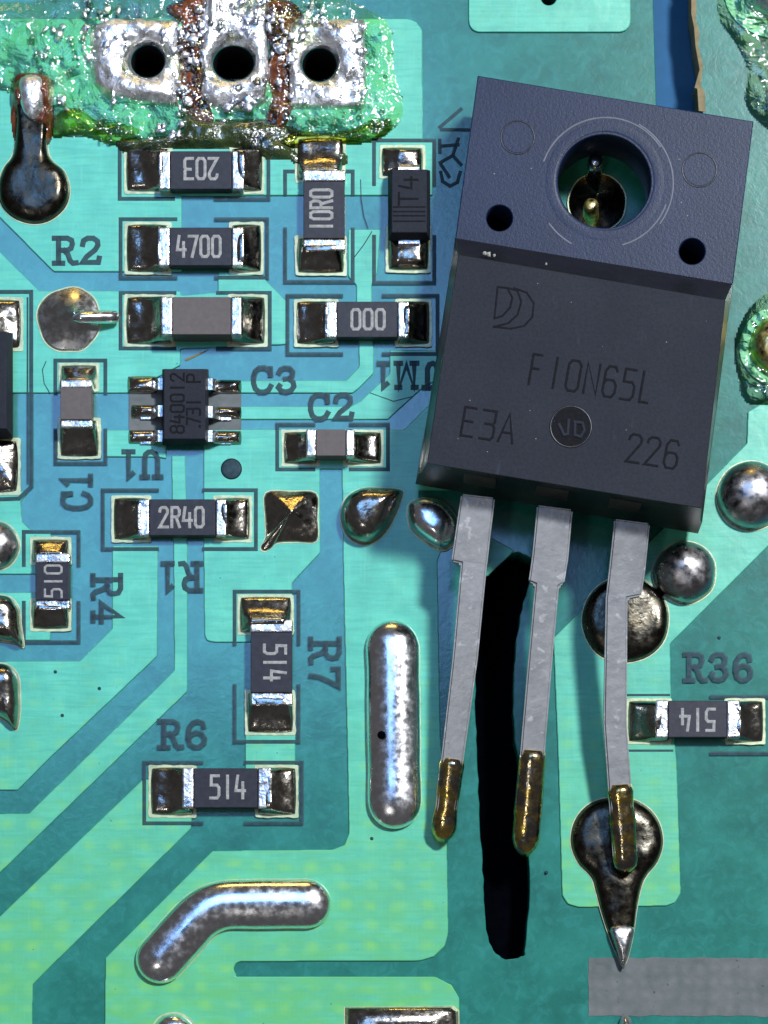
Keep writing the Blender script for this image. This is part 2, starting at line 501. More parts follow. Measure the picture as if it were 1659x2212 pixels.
# ---- stroke lettering -------------------------------------------------------------
def arc(cx, cy, rx, ry, a0, a1, n=10):
    return [(cx + rx * math.cos(math.radians(a0 + (a1 - a0) * i / n)), cy + ry * math.sin(math.radians(a0 + (a1 - a0) * i / n))) for i in range(n + 1)]
G = {
 '0': [[(1, 0), (3, 0), (3.8, .8), (3.8, 5.2), (3, 6), (1, 6), (.2, 5.2), (.2, .8), (1, 0), (1.4, 0)]],
 '1': [[(2, 0), (2, 6)]],
 '2': [[(.2, 4.8), (.4, 5.5), (1.1, 6), (2.9, 6), (3.7, 5.3), (3.7, 4.3), (.2, 0), (3.9, 0)]],
 '3': [[(.2, 6), (3.7, 6), (3.7, 3.7), (3.2, 3.2), (1.2, 3.2)], [(3.2, 3.2), (3.8, 2.6), (3.8, .7), (3.1, 0), (.2, 0)]],
 '4': [[(.9, 6), (.1, 2), (3.9, 2)], [(3, 4.2), (3, 0)]],
 '5': [[(3.7, 6), (.6, 6), (.5, 3.5), (3, 3.5), (3.8, 2.8), (3.8, .8), (3, 0), (.2, 0)]],
 '6': [[(3.6, 5.2), (3, 6), (1.2, 6), (.3, 5), (.2, 1), (1, 0), (3, 0), (3.8, .9), (3.8, 2.4), (3, 3.3), (1, 3.3), (.3, 2.6)]],
 '7': [[(.1, 6), (3.9, 6), (1.6, 0)]],
 '8': [[(1, 3.2), (.3, 4), (.3, 5.2), (1.1, 6), (2.9, 6), (3.7, 5.2), (3.7, 4), (3, 3.2), (1, 3.2), (.2, 2.4), (.2, .8), (1, 0), (3, 0), (3.8, .8), (3.8, 2.4), (3, 3.2)]],
 'R': [[(.3, 0), (.3, 6), (2.9, 6), (3.7, 5.2), (3.7, 3.9), (2.9, 3.1), (.3, 3.1)], [(2.2, 3.1), (3.8, 0)]],
 'F': [[(.3, 0), (.3, 6), (2.9, 6)], [(.3, 3.2), (2.4, 3.2)]],
 'N': [[(.2, 0), (.2, 6), (3.8, 0), (3.8, 6)]],
 'L': [[(.5, 6), (.5, 0), (2.9, 0)]],
 'E': [[(3.5, 6), (.4, 6), (.4, 0), (3.5, 0)], [(.4, 3.1), (3, 3.1)]],
 'A': [[(0, 0), (2, 6), (4, 0)], [(.7, 2), (3.3, 2)]],
 'T': [[(0, 6), (4, 6)], [(2, 6), (2, 0)]],
 'P': [[(.4, 0), (.4, 6), (2.9, 6), (3.6, 5), (3.6, 3.6), (2.9, 2.8), (.4, 2.8)]],
 '.': [[(1.7, .1), (2.3, .1)]],
 ' ': [],
}
# serifed letters of the board print
GS = {
 'R': [[(.7, 0), (.7, 6)], [(-.3, 6), (2.6, 6), (3.5, 5.5), (3.7, 4.6), (3.4, 3.6), (2.6, 3.1), (.7, 3.1)], [(-.3, 0), (1.7, 0)], [(1.9, 3.1), (2.7, 2.2), (3.2, .6), (3.8, 0), (4.6, 0.1)]],
 'C': [[(4.0, 4.4), (3.7, 5.5), (2.7, 6), (1.5, 6), (.6, 5.2), (.2, 3.8), (.2, 2.2), (.6, .8), (1.5, 0), (2.7, 0), (3.6, .5), (4.1, 1.5)], [(4.0, 4.2), (4.0, 6)]],
 'U': [[(.6, 6), (.6, 1.6), (1.1, .5), (2, 0), (2.8, .1), (3.5, .7), (3.7, 1.6), (3.7, 6)], [(-.3, 6), (1.5, 6)], [(2.9, 6), (4.5, 6)]],
 'M': [[(.4, 0), (.5, 6), (2.4, .4), (4.3, 6), (4.5, 0)], [(-.2, 6), (.8, 6)], [(4, 6), (5, 6)], [(-.4, 0), (1.1, 0)], [(3.8, 0), (5.2, 0)]],
 'J': [[(2.6, 6), (2.6, 1.4), (2.1, .3), (1.2, 0), (.4, .4), (.1, 1.4)], [(1.6, 6), (3.6, 6)]],
 '1': [[(2, 0), (2, 6), (1, 5.1)], [(.8, 0), (3.2, 0)]],
 '2': [[(.3, 4.4), (.5, 5.4), (1.4, 6), (2.6, 6), (3.5, 5.3), (3.6, 4.3), (3, 3.2), (1.2, 1.6), (.3, .2), (3.7, .2), (3.9, 1.3)]],
 '3': [[(.3, 4.8), (.7, 5.6), (1.6, 6), (2.7, 5.9), (3.4, 5.1), (3.3, 4), (2.6, 3.3), (1.6, 3.2)], [(2.6, 3.2), (3.5, 2.5), (3.7, 1.4), (3.1, .4), (2, 0), (.9, .2), (.2, 1.1), (.5, 1.6)]],
 '4': [[(2.9, 0), (2.9, 6), (.1, 1.8), (4, 1.8)], [(2, 0), (3.8, 0)]],
 '6': [[(3.5, 4.7), (3.3, 5.6), (2.3, 6), (1.2, 5.6), (.4, 4.4), (.2, 2.2), (.6, .7), (1.6, 0), (2.7, .1), (3.6, .9), (3.7, 2.1), (3.1, 3.1), (2, 3.4), (.9, 2.9), (.4, 2)]],
 '7': [[(.3, 4.6), (.3, 5.8), (3.8, 5.8), (2.6, 3.4), (1.9, 1.6), (1.7, 0)]],
}
def strokes_mesh(name, lines, w, hgt, mat, parent=None):
    """lines: list of lists of Vector on a surface; ridge-profiled strokes"""
    verts = []; faces = []
    prof = [(-1, -0.5), (-0.8, 0.5), (-0.35, 0.92), (0, 1.0), (0.35, 0.92), (0.8, 0.5), (1, -0.5)]
    np_ = len(prof)
    for ln in lines:
        pts = [ln[0]]
        for p in ln[1:]:
            if (p - pts[-1]).length > 1e-4: pts.append(p)
        if len(pts) < 2: continue
        d0 = (pts[1] - pts[0]).normalized(); d1 = (pts[-1] - pts[-2]).normalized()
        pts[0] = pts[0] - d0 * w * 0.4; pts[-1] = pts[-1] + d1 * w * 0.4
        b0 = len(verts); m = len(pts)
        for i, p in enumerate(pts):
            da = (p - pts[i - 1]).normalized() if i else None
            db = (pts[i + 1] - p).normalized() if i < m - 1 else None
            if da is None: t = db; k = 1
            elif db is None: t = da; k = 1
            else:
                t = (da + db)
                t = t.normalized() if t.length > 1e-3 else da
                k = 1 / max(0.5, t.dot(da))
            s = Vector((-t.y, t.x, 0))
            jz = 0.0006 * ((b0 + i) % 5)
            for (u, v) in prof:
                verts.append(p + s * (u * w / 2 * k) + Vector((0, 0, v * hgt + jz)))
        for i in range(m - 1):
            for j in range(np_ - 1):
                a = b0 + i * np_ + j
                faces.append((a, a + np_, a + np_ + 1, a + 1))
        faces.append(tuple(b0 + j for j in range(np_)))
        e = b0 + (m - 1) * np_
        faces.append(tuple(e + j for j in range(np_))[::-1])
    faces = [f[::-1] for f in faces]
    return mesh_obj(name, verts, faces, mat, parent)

def text_lines(s, c, tw, th, rot, font=G, adv=5.4, slant=0.0):
    """letter strokes centred at c (mm), overall width tw and height th (mm), rotated rot degrees"""
    adv_list = []
    x = 0
    for ch in s:
        wdt = 6.4 if ch == 'M' else adv * (0.55 if ch == '.' else 1)
        adv_list.append(x); x += wdt
    total = x - (adv - 4)
    ca, sa = math.cos(math.radians(rot)), math.sin(math.radians(rot))
    out = []
    for ch, ox in zip(s, adv_list):
        for ln in font.get(ch, G.get(ch, [])):
            pl = []
            for (gx, gy) in ln:
                u = ((gx + ox + slant * gy) / total - 0.5) * tw
                v = (gy / 6 - 0.5) * th
                pl.append(Vector((c.x + u * ca - v * sa, c.y + u * sa + v * ca, c.z)))
            out.append(pl)
    return out

# ---- flat plates from outlines (curve fill with holes) -----------------------------
def plate(name, loops, z0, z1, mat, parent=None, bev=0.0):
    cu = bpy.data.curves.new(name, 'CURVE')
    cu.dimensions = '2D'; cu.fill_mode = 'BOTH'
    cu.extrude = (z1 - z0) / 2 - bev
    cu.bevel_depth = bev; cu.bevel_resolution = 1
    cu.offset = -bev
    for lp in loops:
        sp = cu.splines.new('POLY')
        sp.points.add(len(lp) - 1)
        flat = []
        for p in lp: flat += [p[0], p[1], 0, 1]
        sp.points.foreach_set('co', flat)
        sp.use_cyclic_u = True
    tmp = bpy.data.objects.new(name + '_c', cu)
    col.objects.link(tmp)
    dg = bpy.context.evaluated_depsgraph_get()
    me = bpy.data.meshes.new_from_object(tmp.evaluated_get(dg))
    bpy.data.objects.remove(tmp); bpy.data.curves.remove(cu)
    me.transform(Matrix.Translation((0, 0, (z0 + z1) / 2)))
    me.materials.clear(); me.materials.append(M[mat])
    for p_ in me.polygons: p_.material_index = 0
    me.name = name
    o = bpy.data.objects.new(name, me)
    col.objects.link(o)
    if parent is not None: attach(o, parent)
    return o
def PL(pts):  # measured px loop to mm loop
    return [tuple(P(x, y)[:2]) for x, y in pts]

# ------------------------------------------------------------------ the blue mat beneath
mesh_obj('table_surface', [(-70, -80, -1.78), (70, -80, -1.78), (70, 80, -1.78), (-70, 80, -1.78)], [(0, 1, 2, 3)], 'blue')['kind'] = 'structure'

# ------------------------------------------------------------------ circuit board
board = thing('circuit_board', (0, 0, 0), 'green printed circuit board with turquoise copper areas filling the whole picture', 'circuit board')
X0, X1, Y0, Y1 = -160, 1820, -260, 2400
slot_black = smooth_closed([(1096, 1196), (1060, 1222), (1043, 1262), (1034, 1330), (1029, 1420), (1027, 1540), (1031, 1640), (1036, 1760), (1043, 1880), (1047, 1960), (1057, 2036), (1085, 2069), (1124, 2067), (1136, 2042), (1143, 1900), (1136, 1780), (1128, 1700), (1113, 1600), (1108, 1500), (1112, 1420), (1124, 1330), (1142, 1262), (1150, 1215), (1130, 1196)], 5)
random.seed(4)
slot_black = [(x + random.uniform(-1.6, 1.6), y + random.uniform(-1.5, 1.5)) for x, y in slot_black]
slot_blue = [(1409, -240), (1411, 0), (1414, 100), (1418, 225), (1422, 330), (1440, 350), (1500, 350), (1520, 330), (1517, 232), (1508, 190), (1513, 150), (1505, 100), (1502, 60), (1496, 30), (1498, 0), (1497, -240)]
holes = [(319, 133, 36, 35), (504, 137, 44, 38), (690, 140, 37, 36)]
hole_loops = [[(cx + rx * math.cos(a * math.pi / 16), cy + ry * math.sin(a * math.pi / 16)) for a in range(32)] for cx, cy, rx, ry in holes]
plate('laminate', [PL([(X0, Y0), (X1, Y0), (X1, Y1), (X0, Y1)]), PL(slot_black), PL(slot_blue)] + [PL(h) for h in hole_loops] + [PL(circle(1185, -4, 17, 20))], -1.6, 0.0, 'lam', board, 0.03)
# torn bare edge of the narrow slot
plate('torn_edge', [PL([(1497, -60), (1505, 10), (1503, 42), (1511, 70), (1508, 98), (1519, 140), (1514, 185), (1523, 200), (1524, 242), (1509, 240), (1506, 192), (1500, 190), (1511, 150), (1502, 100), (1499, 60), (1493, 30), (1494, -60)])], -1.2, 0.02, 'fr4', board, 0.01)
u = hull_box('dark_backing', [P(960, 2200, 0).xy.to_3d() + Vector((0, 0, -1.77)), P(1260, 2200).xy.to_3d() + Vector((0, 0, -1.77)), P(1260, 900).xy.to_3d() + Vector((0, 0, -1.77)), P(960, 900).xy.to_3d() + Vector((0, 0, -1.77))],
             [P(960, 2200).xy.to_3d() + Vector((0, 0, -1.63)), P(1260, 2200).xy.to_3d() + Vector((0, 0, -1.63)), P(1260, 900).xy.to_3d() + Vector((0, 0, -1.63)), P(960, 900).xy.to_3d() + Vector((0, 0, -1.63))], 'black', None, 0.05)
tag(u, 'black sheet added under the board to keep the long slot dark', 'dark backing')  # black sheet added so that the slot reads dark
u2 = hull_box('dark_backing', [P(x, y) + Vector((0, 0, -1.77)) for x, y in ((240, 230), (780, 230), (780, 50), (240, 50))], [P(x, y) + Vector((0, 0, -1.63)) for x, y in ((240, 230), (780, 230), (780, 50), (240, 50))], 'black', None, 0.03)
tag(u2, 'black sheet added under the board for the dark of the three drill holes', 'dark backing')  # added black sheet stands in for the shade of the deep holes

# --- copper map: drawn with + and - polygons, then traced into raised plates
ST = 2.0
GW, GH = int((X1 - X0) / ST) + 1, int((Y1 - Y0) / ST) + 1
cmap = np.zeros((GH, GW), np.float32)
def paint(poly, val):
    p = np.array(poly, float)
    xa, xb = p[:, 0].min(), p[:, 0].max(); ya, yb = p[:, 1].min(), p[:, 1].max()
    i0, i1 = max(0, int((xa - X0) / ST) - 1), min(GW, int((xb - X0) / ST) + 3)
    j0, j1 = max(0, int((ya - Y0) / ST) - 1), min(GH, int((yb - Y0) / ST) + 3)
    if i1 <= i0 or j1 <= j0: return
    cov = np.zeros((j1 - j0, i1 - i0), np.float32)
    for ox in (-0.25, 0.25):
        for oy in (-0.25, 0.25):
            gx = X0 + (np.arange(i0, i1) + ox) * ST; gy = Y0 + (np.arange(j0, j1) + oy) * ST
            XX, YY = np.meshgrid(gx, gy)
            ins = np.zeros(XX.shape, bool)
            n = len(p)
            for k in range(n):
                xk, yk = p[k]; xl, yl = p[(k + 1) % n]
                if yk == yl: continue
                c = ((yk > YY) != (yl > YY)) & (XX < (xl - xk) * (YY - yk) / (yl - yk) + xk)
                ins ^= c
            cov += ins * 0.25
    a = cmap[j0:j1, i0:i1]
    cmap[j0:j1, i0:i1] = a * (1 - cov) + cov * val
def rr(x0, y0, x1, y1, r=0, n=5):
    if not r: return [(x0, y0), (x1, y0), (x1, y1), (x0, y1)]
    o = []
    for cx, cy, a in ((x1 - r, y0 + r, -90), (x1 - r, y1 - r, 0), (x0 + r, y1 - r, 90), (x0 + r, y0 + r, 180)):
        for i in range(n + 1):
            t = math.radians(a + 90 * i / n); o.append((cx + r * math.cos(t), cy + r * math.sin(t)))
    return o
# top left pour
paint([(-140, 42), (882, 42), (900, 49), (912, 66), (913, 305), (935, 305), (935, 424), (-140, 424)], 1)
paint([(-140, 420), (393, 420), (393, 588), (116, 588), (0, 470), (-140, 330)], 1)
paint([(-140, 405), (3, 549), (86, 630), (390, 630), (390, 790), (275, 850), (-140, 850)], 1)
# R2 / C3 / jumper side
paint([(471, 588), (560, 588), (578, 610), (618, 646), (618, 745), (386, 755), (386, 640), (471, 632)], 1)
paint([(752, 497), (822, 497), (815, 590), (803, 615), (803, 650), (807, 755), (807, 808), (772, 842), (762, 850), (440, 850), (440, 823), (748, 823), (776, 792), (775, 745), (770, 650), (770, 618), (752, 598)], 1)
paint([(440, 879), (758, 879), (778, 868), (842, 808), (842, 757), (1010, 757), (1010, 790), (916, 836), (838, 907), (440, 907)], 1)
paint([(440, 929), (873, 929), (918, 884), (1010, 800), (1010, 1060), (945, 1210), (951, 1590), (963, 1700), (968, 2016), (961, 2044), (939, 2066), (906, 2076), (640, 2076), (500, 2110), (940, 2110), (975, 2128), (992, 2156), (992, 2350), (225, 2350), (228, 2069), (460, 1838), (718, 1836), (744, 1826), (754, 1800), (751, 1640), (741, 1195), (739, 1014), (691, 1014), (692, 1194), (631, 1260), (631, 1388), (462, 1388), (447, 1384), (442, 1372), (440, 1180), (440, 1000)], 1)
paint([(371, 985), (400, 985), (402, 1080), (405, 1180), (405, 1494), (-140, 2021), (-140, 1760), (63, 1758), (377, 1449), (375, 1180), (372, 1080)], 1)
paint([(228, 930), (360, 930), (360, 992), (344, 988), (228, 988)], 1)
paint([(243, 1180), (341, 1180), (340, 1418), (99, 1646), (40, 1707), (-140, 1707), (-140, 1430), (172, 1429), (243, 1359)], 1)
paint([(-140, 1062), (62, 1062), (45, 1084), (47, 1128), (66, 1146), (110, 1150), (110, 1241), (-140, 1241)], 1)
paint(rr(-140, 1281, 110, 1384), 1)
paint([(309, 1684), (420, 1684), (413, 1790), (71, 2126), (68, 2350), (-140, 2350), (-140, 2114), (0, 1980)], 1)
paint(rr(530, 1580, 638, 1680), 1)
paint(rr(505, 2077, 1010, 2109, 16), 0)
paint([(900, 2076), (1010, 2076), (1010, 2109), (900, 2109)], 0)
# right side pour
paint([(1195, 1378), (1340, 1235), (1527, 1046), (1613, 958), (1615, 890), (1800, 780), (1800, 1040), (1447, 1391), (1449, 1510), (1461, 1646), (1470, 1930), (1458, 1950), (1440, 1957), (1250, 1960), (1226, 1953), (1214, 1934), (1206, 1646)], 1)
paint(rr(1012, -140, 1362, 71, 24), 1)
paint([(905, 1060), (1110, 1060), (1110, 1195), (1052, 1245), (1030, 1245), (985, 1210), (905, 1160)], 0)
paint([(1040, 1150), (1112, 1190), (1052, 1246), (1020, 1230)], 1)
# laminate gaps
paint([(393, 424), (940, 424), (940, 497), (640, 497), (640, 604), (752, 606), (768, 622), (768, 650), (618, 650), (576, 608), (576, 475), (393, 475)], 0)
paint([(500, 470), (575, 470), (575, 600), (471, 586)], 0)
paint(rr(440, 852, 440, 852), 0)
# smoothing
for _ in range(2):
    q = np.pad(cmap, 1, mode='edge')
    cmap = (q[:-2, 1:-1] + q[2:, 1:-1] + q[1:-1, :-2] + q[1:-1, 2:] + 4 * q[1:-1, 1:-1]) / 8
cmap[0, :] = cmap[-1, :] = 0; cmap[:, 0] = cmap[:, -1] = 0
def contours(f, lv=0.5):
    b = f > lv
    idx = b[:-1, :-1] * 1 + b[:-1, 1:] * 2 + b[1:, 1:] * 4 + b[1:, :-1] * 8
    js, is_ = np.nonzero((idx > 0) & (idx < 15))
    def ex(j, i):  # horizontal edge crossing (j,i)-(j,i+1)
        a, c = f[j, i], f[j, i + 1]; return (i + (lv - a) / (c - a), float(j))
    def ey(j, i):
        a, c = f[j, i], f[j + 1, i]; return (float(i), j + (lv - a) / (c - a))
    nxt = {}; posn = {}
    T = {1: [('L', 'T')], 2: [('T', 'R')], 3: [('L', 'R')], 4: [('R', 'B')], 5: [('L', 'T'), ('R', 'B')], 6: [('T', 'B')], 7: [('L', 'B')],
         8: [('B', 'L')], 9: [('B', 'T')], 10: [('T', 'R'), ('B', 'L')], 11: [('B', 'R')], 12: [('R', 'L')], 13: [('R', 'T')], 14: [('T', 'L')]}
    for j, i in zip(js.tolist(), is_.tolist()):
        for a, c in T[int(idx[j, i])]:
            ks = []
            for e in (a, c):
                if e == 'T': k = (0, j, i)
                elif e == 'B': k = (0, j + 1, i)
                elif e == 'L': k = (1, j, i)
                else: k = (1, j, i + 1)
                if k not in posn:
                    posn[k] = ex(k[1], k[2]) if k[0] == 0 else ey(k[1], k[2])
                ks.append(k)
            nxt[ks[0]] = ks[1]
    out = []
    while nxt:
        k0 = next(iter(nxt)); lp = []; k = k0
        while k in nxt:
            lp.append(posn[k]); k = nxt.pop(k)
        if len(lp) > 12: out.append([(X0 + x * ST, Y0 + y * ST) for x, y in lp])
    return out
def simplify(lp, eps=0.45):
    a = np.array(lp); n = len(a)
    def dp(i, j, keep):
        st = [(i, j)]
        while st:
            i, j = st.pop()
            if j - i < 2: continue
            s = a[i + 1:j]; d = a[j] - a[i]; L = math.hypot(*d) or 1e-9
            r = np.abs((s[:, 0] - a[i, 0]) * d[1] - (s[:, 1] - a[i, 1]) * d[0]) / L
            k = int(r.argmax())
            if r[k] > eps:
                keep.add(i + 1 + k); st += [(i, i + 1 + k), (i + 1 + k, j)]
    far = int(((a - a[0]) ** 2).sum(1).argmax())
    keep = {0, far, n - 1}
    dp(0, far, keep); dp(far, n - 1, keep)
    return [tuple(a[i]) for i in sorted(keep)]
def area2(lp):
    a = np.array(lp); return float((a[:, 0] * np.roll(a[:, 1], -1) - np.roll(a[:, 0], -1) * a[:, 1]).sum()) / 2
def inside(pt, lp):
    x, y = pt; c = False; n = len(lp)
    for i in range(n):
        xi, yi = lp[i]; xj, yj = lp[i - 1]
        if (yi > y) != (yj > y) and x < (xj - xi) * (y - yi) / (yj - yi) + xi: c = not c
    return c
lps = [simplify(l) for l in contours(cmap)]
lps = [l for l in lps if len(l) > 3 and abs(area2(l)) > 60]
sgn = math.copysign(1, area2(max(lps, key=lambda l: abs(area2(l)))))
outer = [l for l in lps if area2(l) * sgn > 0]; inner = [l for l in lps if area2(l) * sgn < 0]
for ol in outer:
    hs = [h for h in inner if inside(h[0], ol)]
    extra = []
    for h in hole_loops:
        if inside(h[0], ol):
            hx = sum(q[0] for q in h) / len(h); hy = sum(q[1] for q in h) / len(h)
            extra.append([(hx + (q[0] - hx) * 1.25, hy + (q[1] - hy) * 1.25) for q in h])
    if inside((1185, 20), ol): extra.append(circle(1185, -4, 17, 20))
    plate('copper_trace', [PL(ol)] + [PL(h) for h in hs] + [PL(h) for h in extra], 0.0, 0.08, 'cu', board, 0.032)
ZC = 0.08

# grey uncoated patches
plate('uncoated_patch', [PL([(x + 3 * noise.noise((x * .05, y * .05, 2)), y + 3.5 * noise.noise((x * .03, y * .03, 5))) for x, y in [(1271 + i * 10, 2069) for i in range(53)] + [(1800, 2196)] + [(1791 - i * 10, 2195) for i in range(52)] + [(1271, 2195 - i * 9) for i in range(13)]])], 0.0, 0.02, 'grey', board, 0.004)
plate('uncoated_patch', [PL(rr(279, 822, 350, 950, 4))], 0.0, 0.075, 'grey', board, 0.01)
plate('uncoated_patch', [PL(rr(442, 822, 521, 952, 4))], 0.0, 0.075, 'grey', board, 0.01)
mesh_obj('bare_spot', [P(398, 776, 0.03), P(452, 754, 0.03), P(440, 762, 0.03), P(402, 780, 0.03)], [(0, 1, 2, 3)], 'fr4', board)

# silkscreen lines (px polylines) and lettering
def silk(lines, w=8.5, name='silkscreen_outline'):
    strokes_mesh(name, [[P(x, y) + Vector((0, 0, ZC + 0.003)) for x, y in l] for l in lines], w * S, 0.003, 'silk', board)
def bracket(x0, y0, x1, y1, gap0, gap1, axis='h'):
    """two brackets round a part's outline, open between gap0 and gap1"""
    if axis == 'h':
        silk([[(gap0, y0), (x0, y0), (x0, y1), (gap0, y1)]]); silk([[(gap1, y0), (x1, y0), (x1, y1), (gap1, y1)]])
    else:
        silk([[(x0, gap0), (x0, y0), (x1, y0), (x1, gap0)]]); silk([[(x0, gap1), (x0, y1), (x1, y1), (x1, gap1)]])
bracket(259, 318, 580, 431, 375, 465)
bracket(261, 475, 577, 601, 380, 466)
bracket(261, 634, 583, 754, 378, 470)
bracket(621, 640, 945, 766, 738, 828)
bracket(616, 372, 762, 610, 420, 496, 'v')
bracket(808, 305, 938, 612, 400, 512, 'v')
bracket(120, 780, 228, 1002, 850, 930, 'v')
bracket(599, 918, 838, 1015, 678, 757)
bracket(222, 1060, 553, 1187, 340, 440)
bracket(52, 1150, 170, 1388, 1222, 1302, 'v')
bracket(507, 1279, 645, 1603, 1392, 1482, 'v')
bracket(312, 1648, 652, 1779, 436, 530)
silk([[(1536, 1506), (1659, 1506), (1700, 1506), (1700, 1628), (1536, 1628)]])
silk([[(1350, 1502), (1445, 1502)], [(1358, 1622), (1452, 1622)]], 5)
silk([[(-60, 632), (68, 632), (68, 1052), (42, 1078), (-60, 1082)]], 9)
silk([[(60, 645), (60, 1045)]], 4)
def silk_text(s, cx, cy, w, h, rot, sw=11.5):
    wm, hm = w * S, h * S
    c = P(cx, cy) + Vector((0, 0, ZC + 0.006))
    strokes_mesh('silkscreen_text', text_lines(s, c, wm, hm, rot, GS, 5.6), sw * S, 0.003, 'silk', board)
silk_text('R2', 168, 543, 96, 54, 0)
silk_text('C3', 592, 822, 92, 52, 0)
silk_text('C2', 715, 880, 92, 52, 0)
silk_text('JM1', 878, 812, 134, 52, 180)
silk_text('U1', 303, 1004, 86, 54, 180)
silk_text('C1', 166, 1061, 78, 60, 90)
silk_text('R1', 388, 1247, 88, 58, 180)
silk_text('R4', 231, 1295, 98, 60, -90)
silk_text('R7', 702, 1434, 102, 62, -90)
silk_text('R6', 396, 1587, 98, 56, 0)
silk_text('R36', 1553, 1442, 142, 56, 0)
# designator half hidden by the transistor
strokes_mesh('silkscreen_text', [[P(x, y) + Vector((0, 0, .012)) for x, y in l] for l in
    ([(950, 275), (996, 236)], [(953, 280), (1016, 281)], [(950, 303), (950, 330)], [(950, 316), (990, 313)],
     [(990, 300), (978, 336), (950, 352)], [(953, 356), (970, 382)], [(952, 372), (956, 392), (972, 402), (988, 394), (994, 372)], [(978, 336), (996, 356)])], 7.5 * S, .005, 'silk', board)
mound('silkscreen_dot', circle(500, 1014, 23, 28), (500, 1014), 0.02, lambda s: 1 - s ** 12, 'silk', board, 6, ZC)
# small hairs and scratches lying in the varnish
for l in ([(779, 390), (780, 430), (786, 468), (795, 494)], [(803, 502), (786, 530), (763, 560)], [(100, 782), (92, 800), (96, 830), (108, 850)], [(800, 850), (850, 868), (890, 858)]):
    strokes_mesh('scratch', [[P(x, y) + Vector((0, 0, ZC)) for x, y in l]], 2.4 * S, .008, 'silk', board)
for x, y in ((1370, 1378), (1553, 1378), (735, 560), (803, 1812), (1180, 1885), (120, 1452), (215, 1488), (135, 1546)):
    mound('speck', circle(x, y, 4, 8), (x, y), .03, dome, 'silk', board, 3, 0.0 if x > 1300 else ZC)

def land(x0, y0, x1, y1, m=5, r=4):
    rl = []
    lp = rr(x0 - m, y0 - m, x1 + m, y1 + m, r)
    for (ax, ay), (bx, by) in zip(lp, lp[1:] + lp[:1]):
        k = max(1, int(math.hypot(bx - ax, by - ay) / 7))
        for i in range(k):
            x = ax + (bx - ax) * i / k; y = ay + (by - ay) * i / k
            rl.append((x + 2.0 * noise.noise((x * .07, y * .07, 1.0)), y + 2.0 * noise.noise((x * .07, y * .07, 9.0))))
    plate('land', [PL(rl)], 0.01, ZC + 0.022, 'land', board, 0.008)

# ------------------------------------------------------------------ solder fillets and chip parts
def fillet(name, pad, wall, hgt, parent, mat='solder', seed=0, n=22, lam=0.42, lump=0.05):
    """solder on a pad (px rect) climbing the terminal rectangle wall (mm rect x0,y0,x1,y1)"""
    a = P(pad[0], pad[3]); b = P(pad[2], pad[1])
    mx, my = (a.x + b.x) / 2, (a.y + b.y) / 2; hx, hy = (b.x - a.x) / 2, (b.y - a.y) / 2
    verts = []; faces = []
    z0 = ZC + 0.02
    for j in range(n + 1):
        for i in range(n + 1):
            u = -1 + 2 * i / n; v = -1 + 2 * j / n
            # crowd samples to the rim, and round the corners
            u = math.copysign(1 - (1 - abs(u)) ** 1.25, u); v = math.copysign(1 - (1 - abs(v)) ** 1.25, v)
            k = 0.055
            x = mx + hx * u * (1 - k * v * v * abs(v)); y = my + hy * v * (1 - k * u * u * abs(u))
            d = math.hypot(max(wall[0] - x, 0, x - wall[2]), max(wall[1] - y, 0, y - wall[3]))
            e = min(hx * (1 - abs(u)), hy * (1 - abs(v)))
            edge = 1 - math.exp(-e / 0.09)
            z = (0.13 + (hgt - 0.13) * math.exp(-(d / lam) ** 1.15)) + lump * noise.noise(Vector((x * 1.4 + seed, y * 1.4, seed * 1.7)))
            verts.append((x, y, z0 + max(0, z) * edge))
    for j in range(n):
        for i in range(n):
            q = j * (n + 1) + i
            faces.append((q, q + 1, q + n + 2, q + n + 1))
    return mesh_obj(name, verts, faces, mat, parent, True)

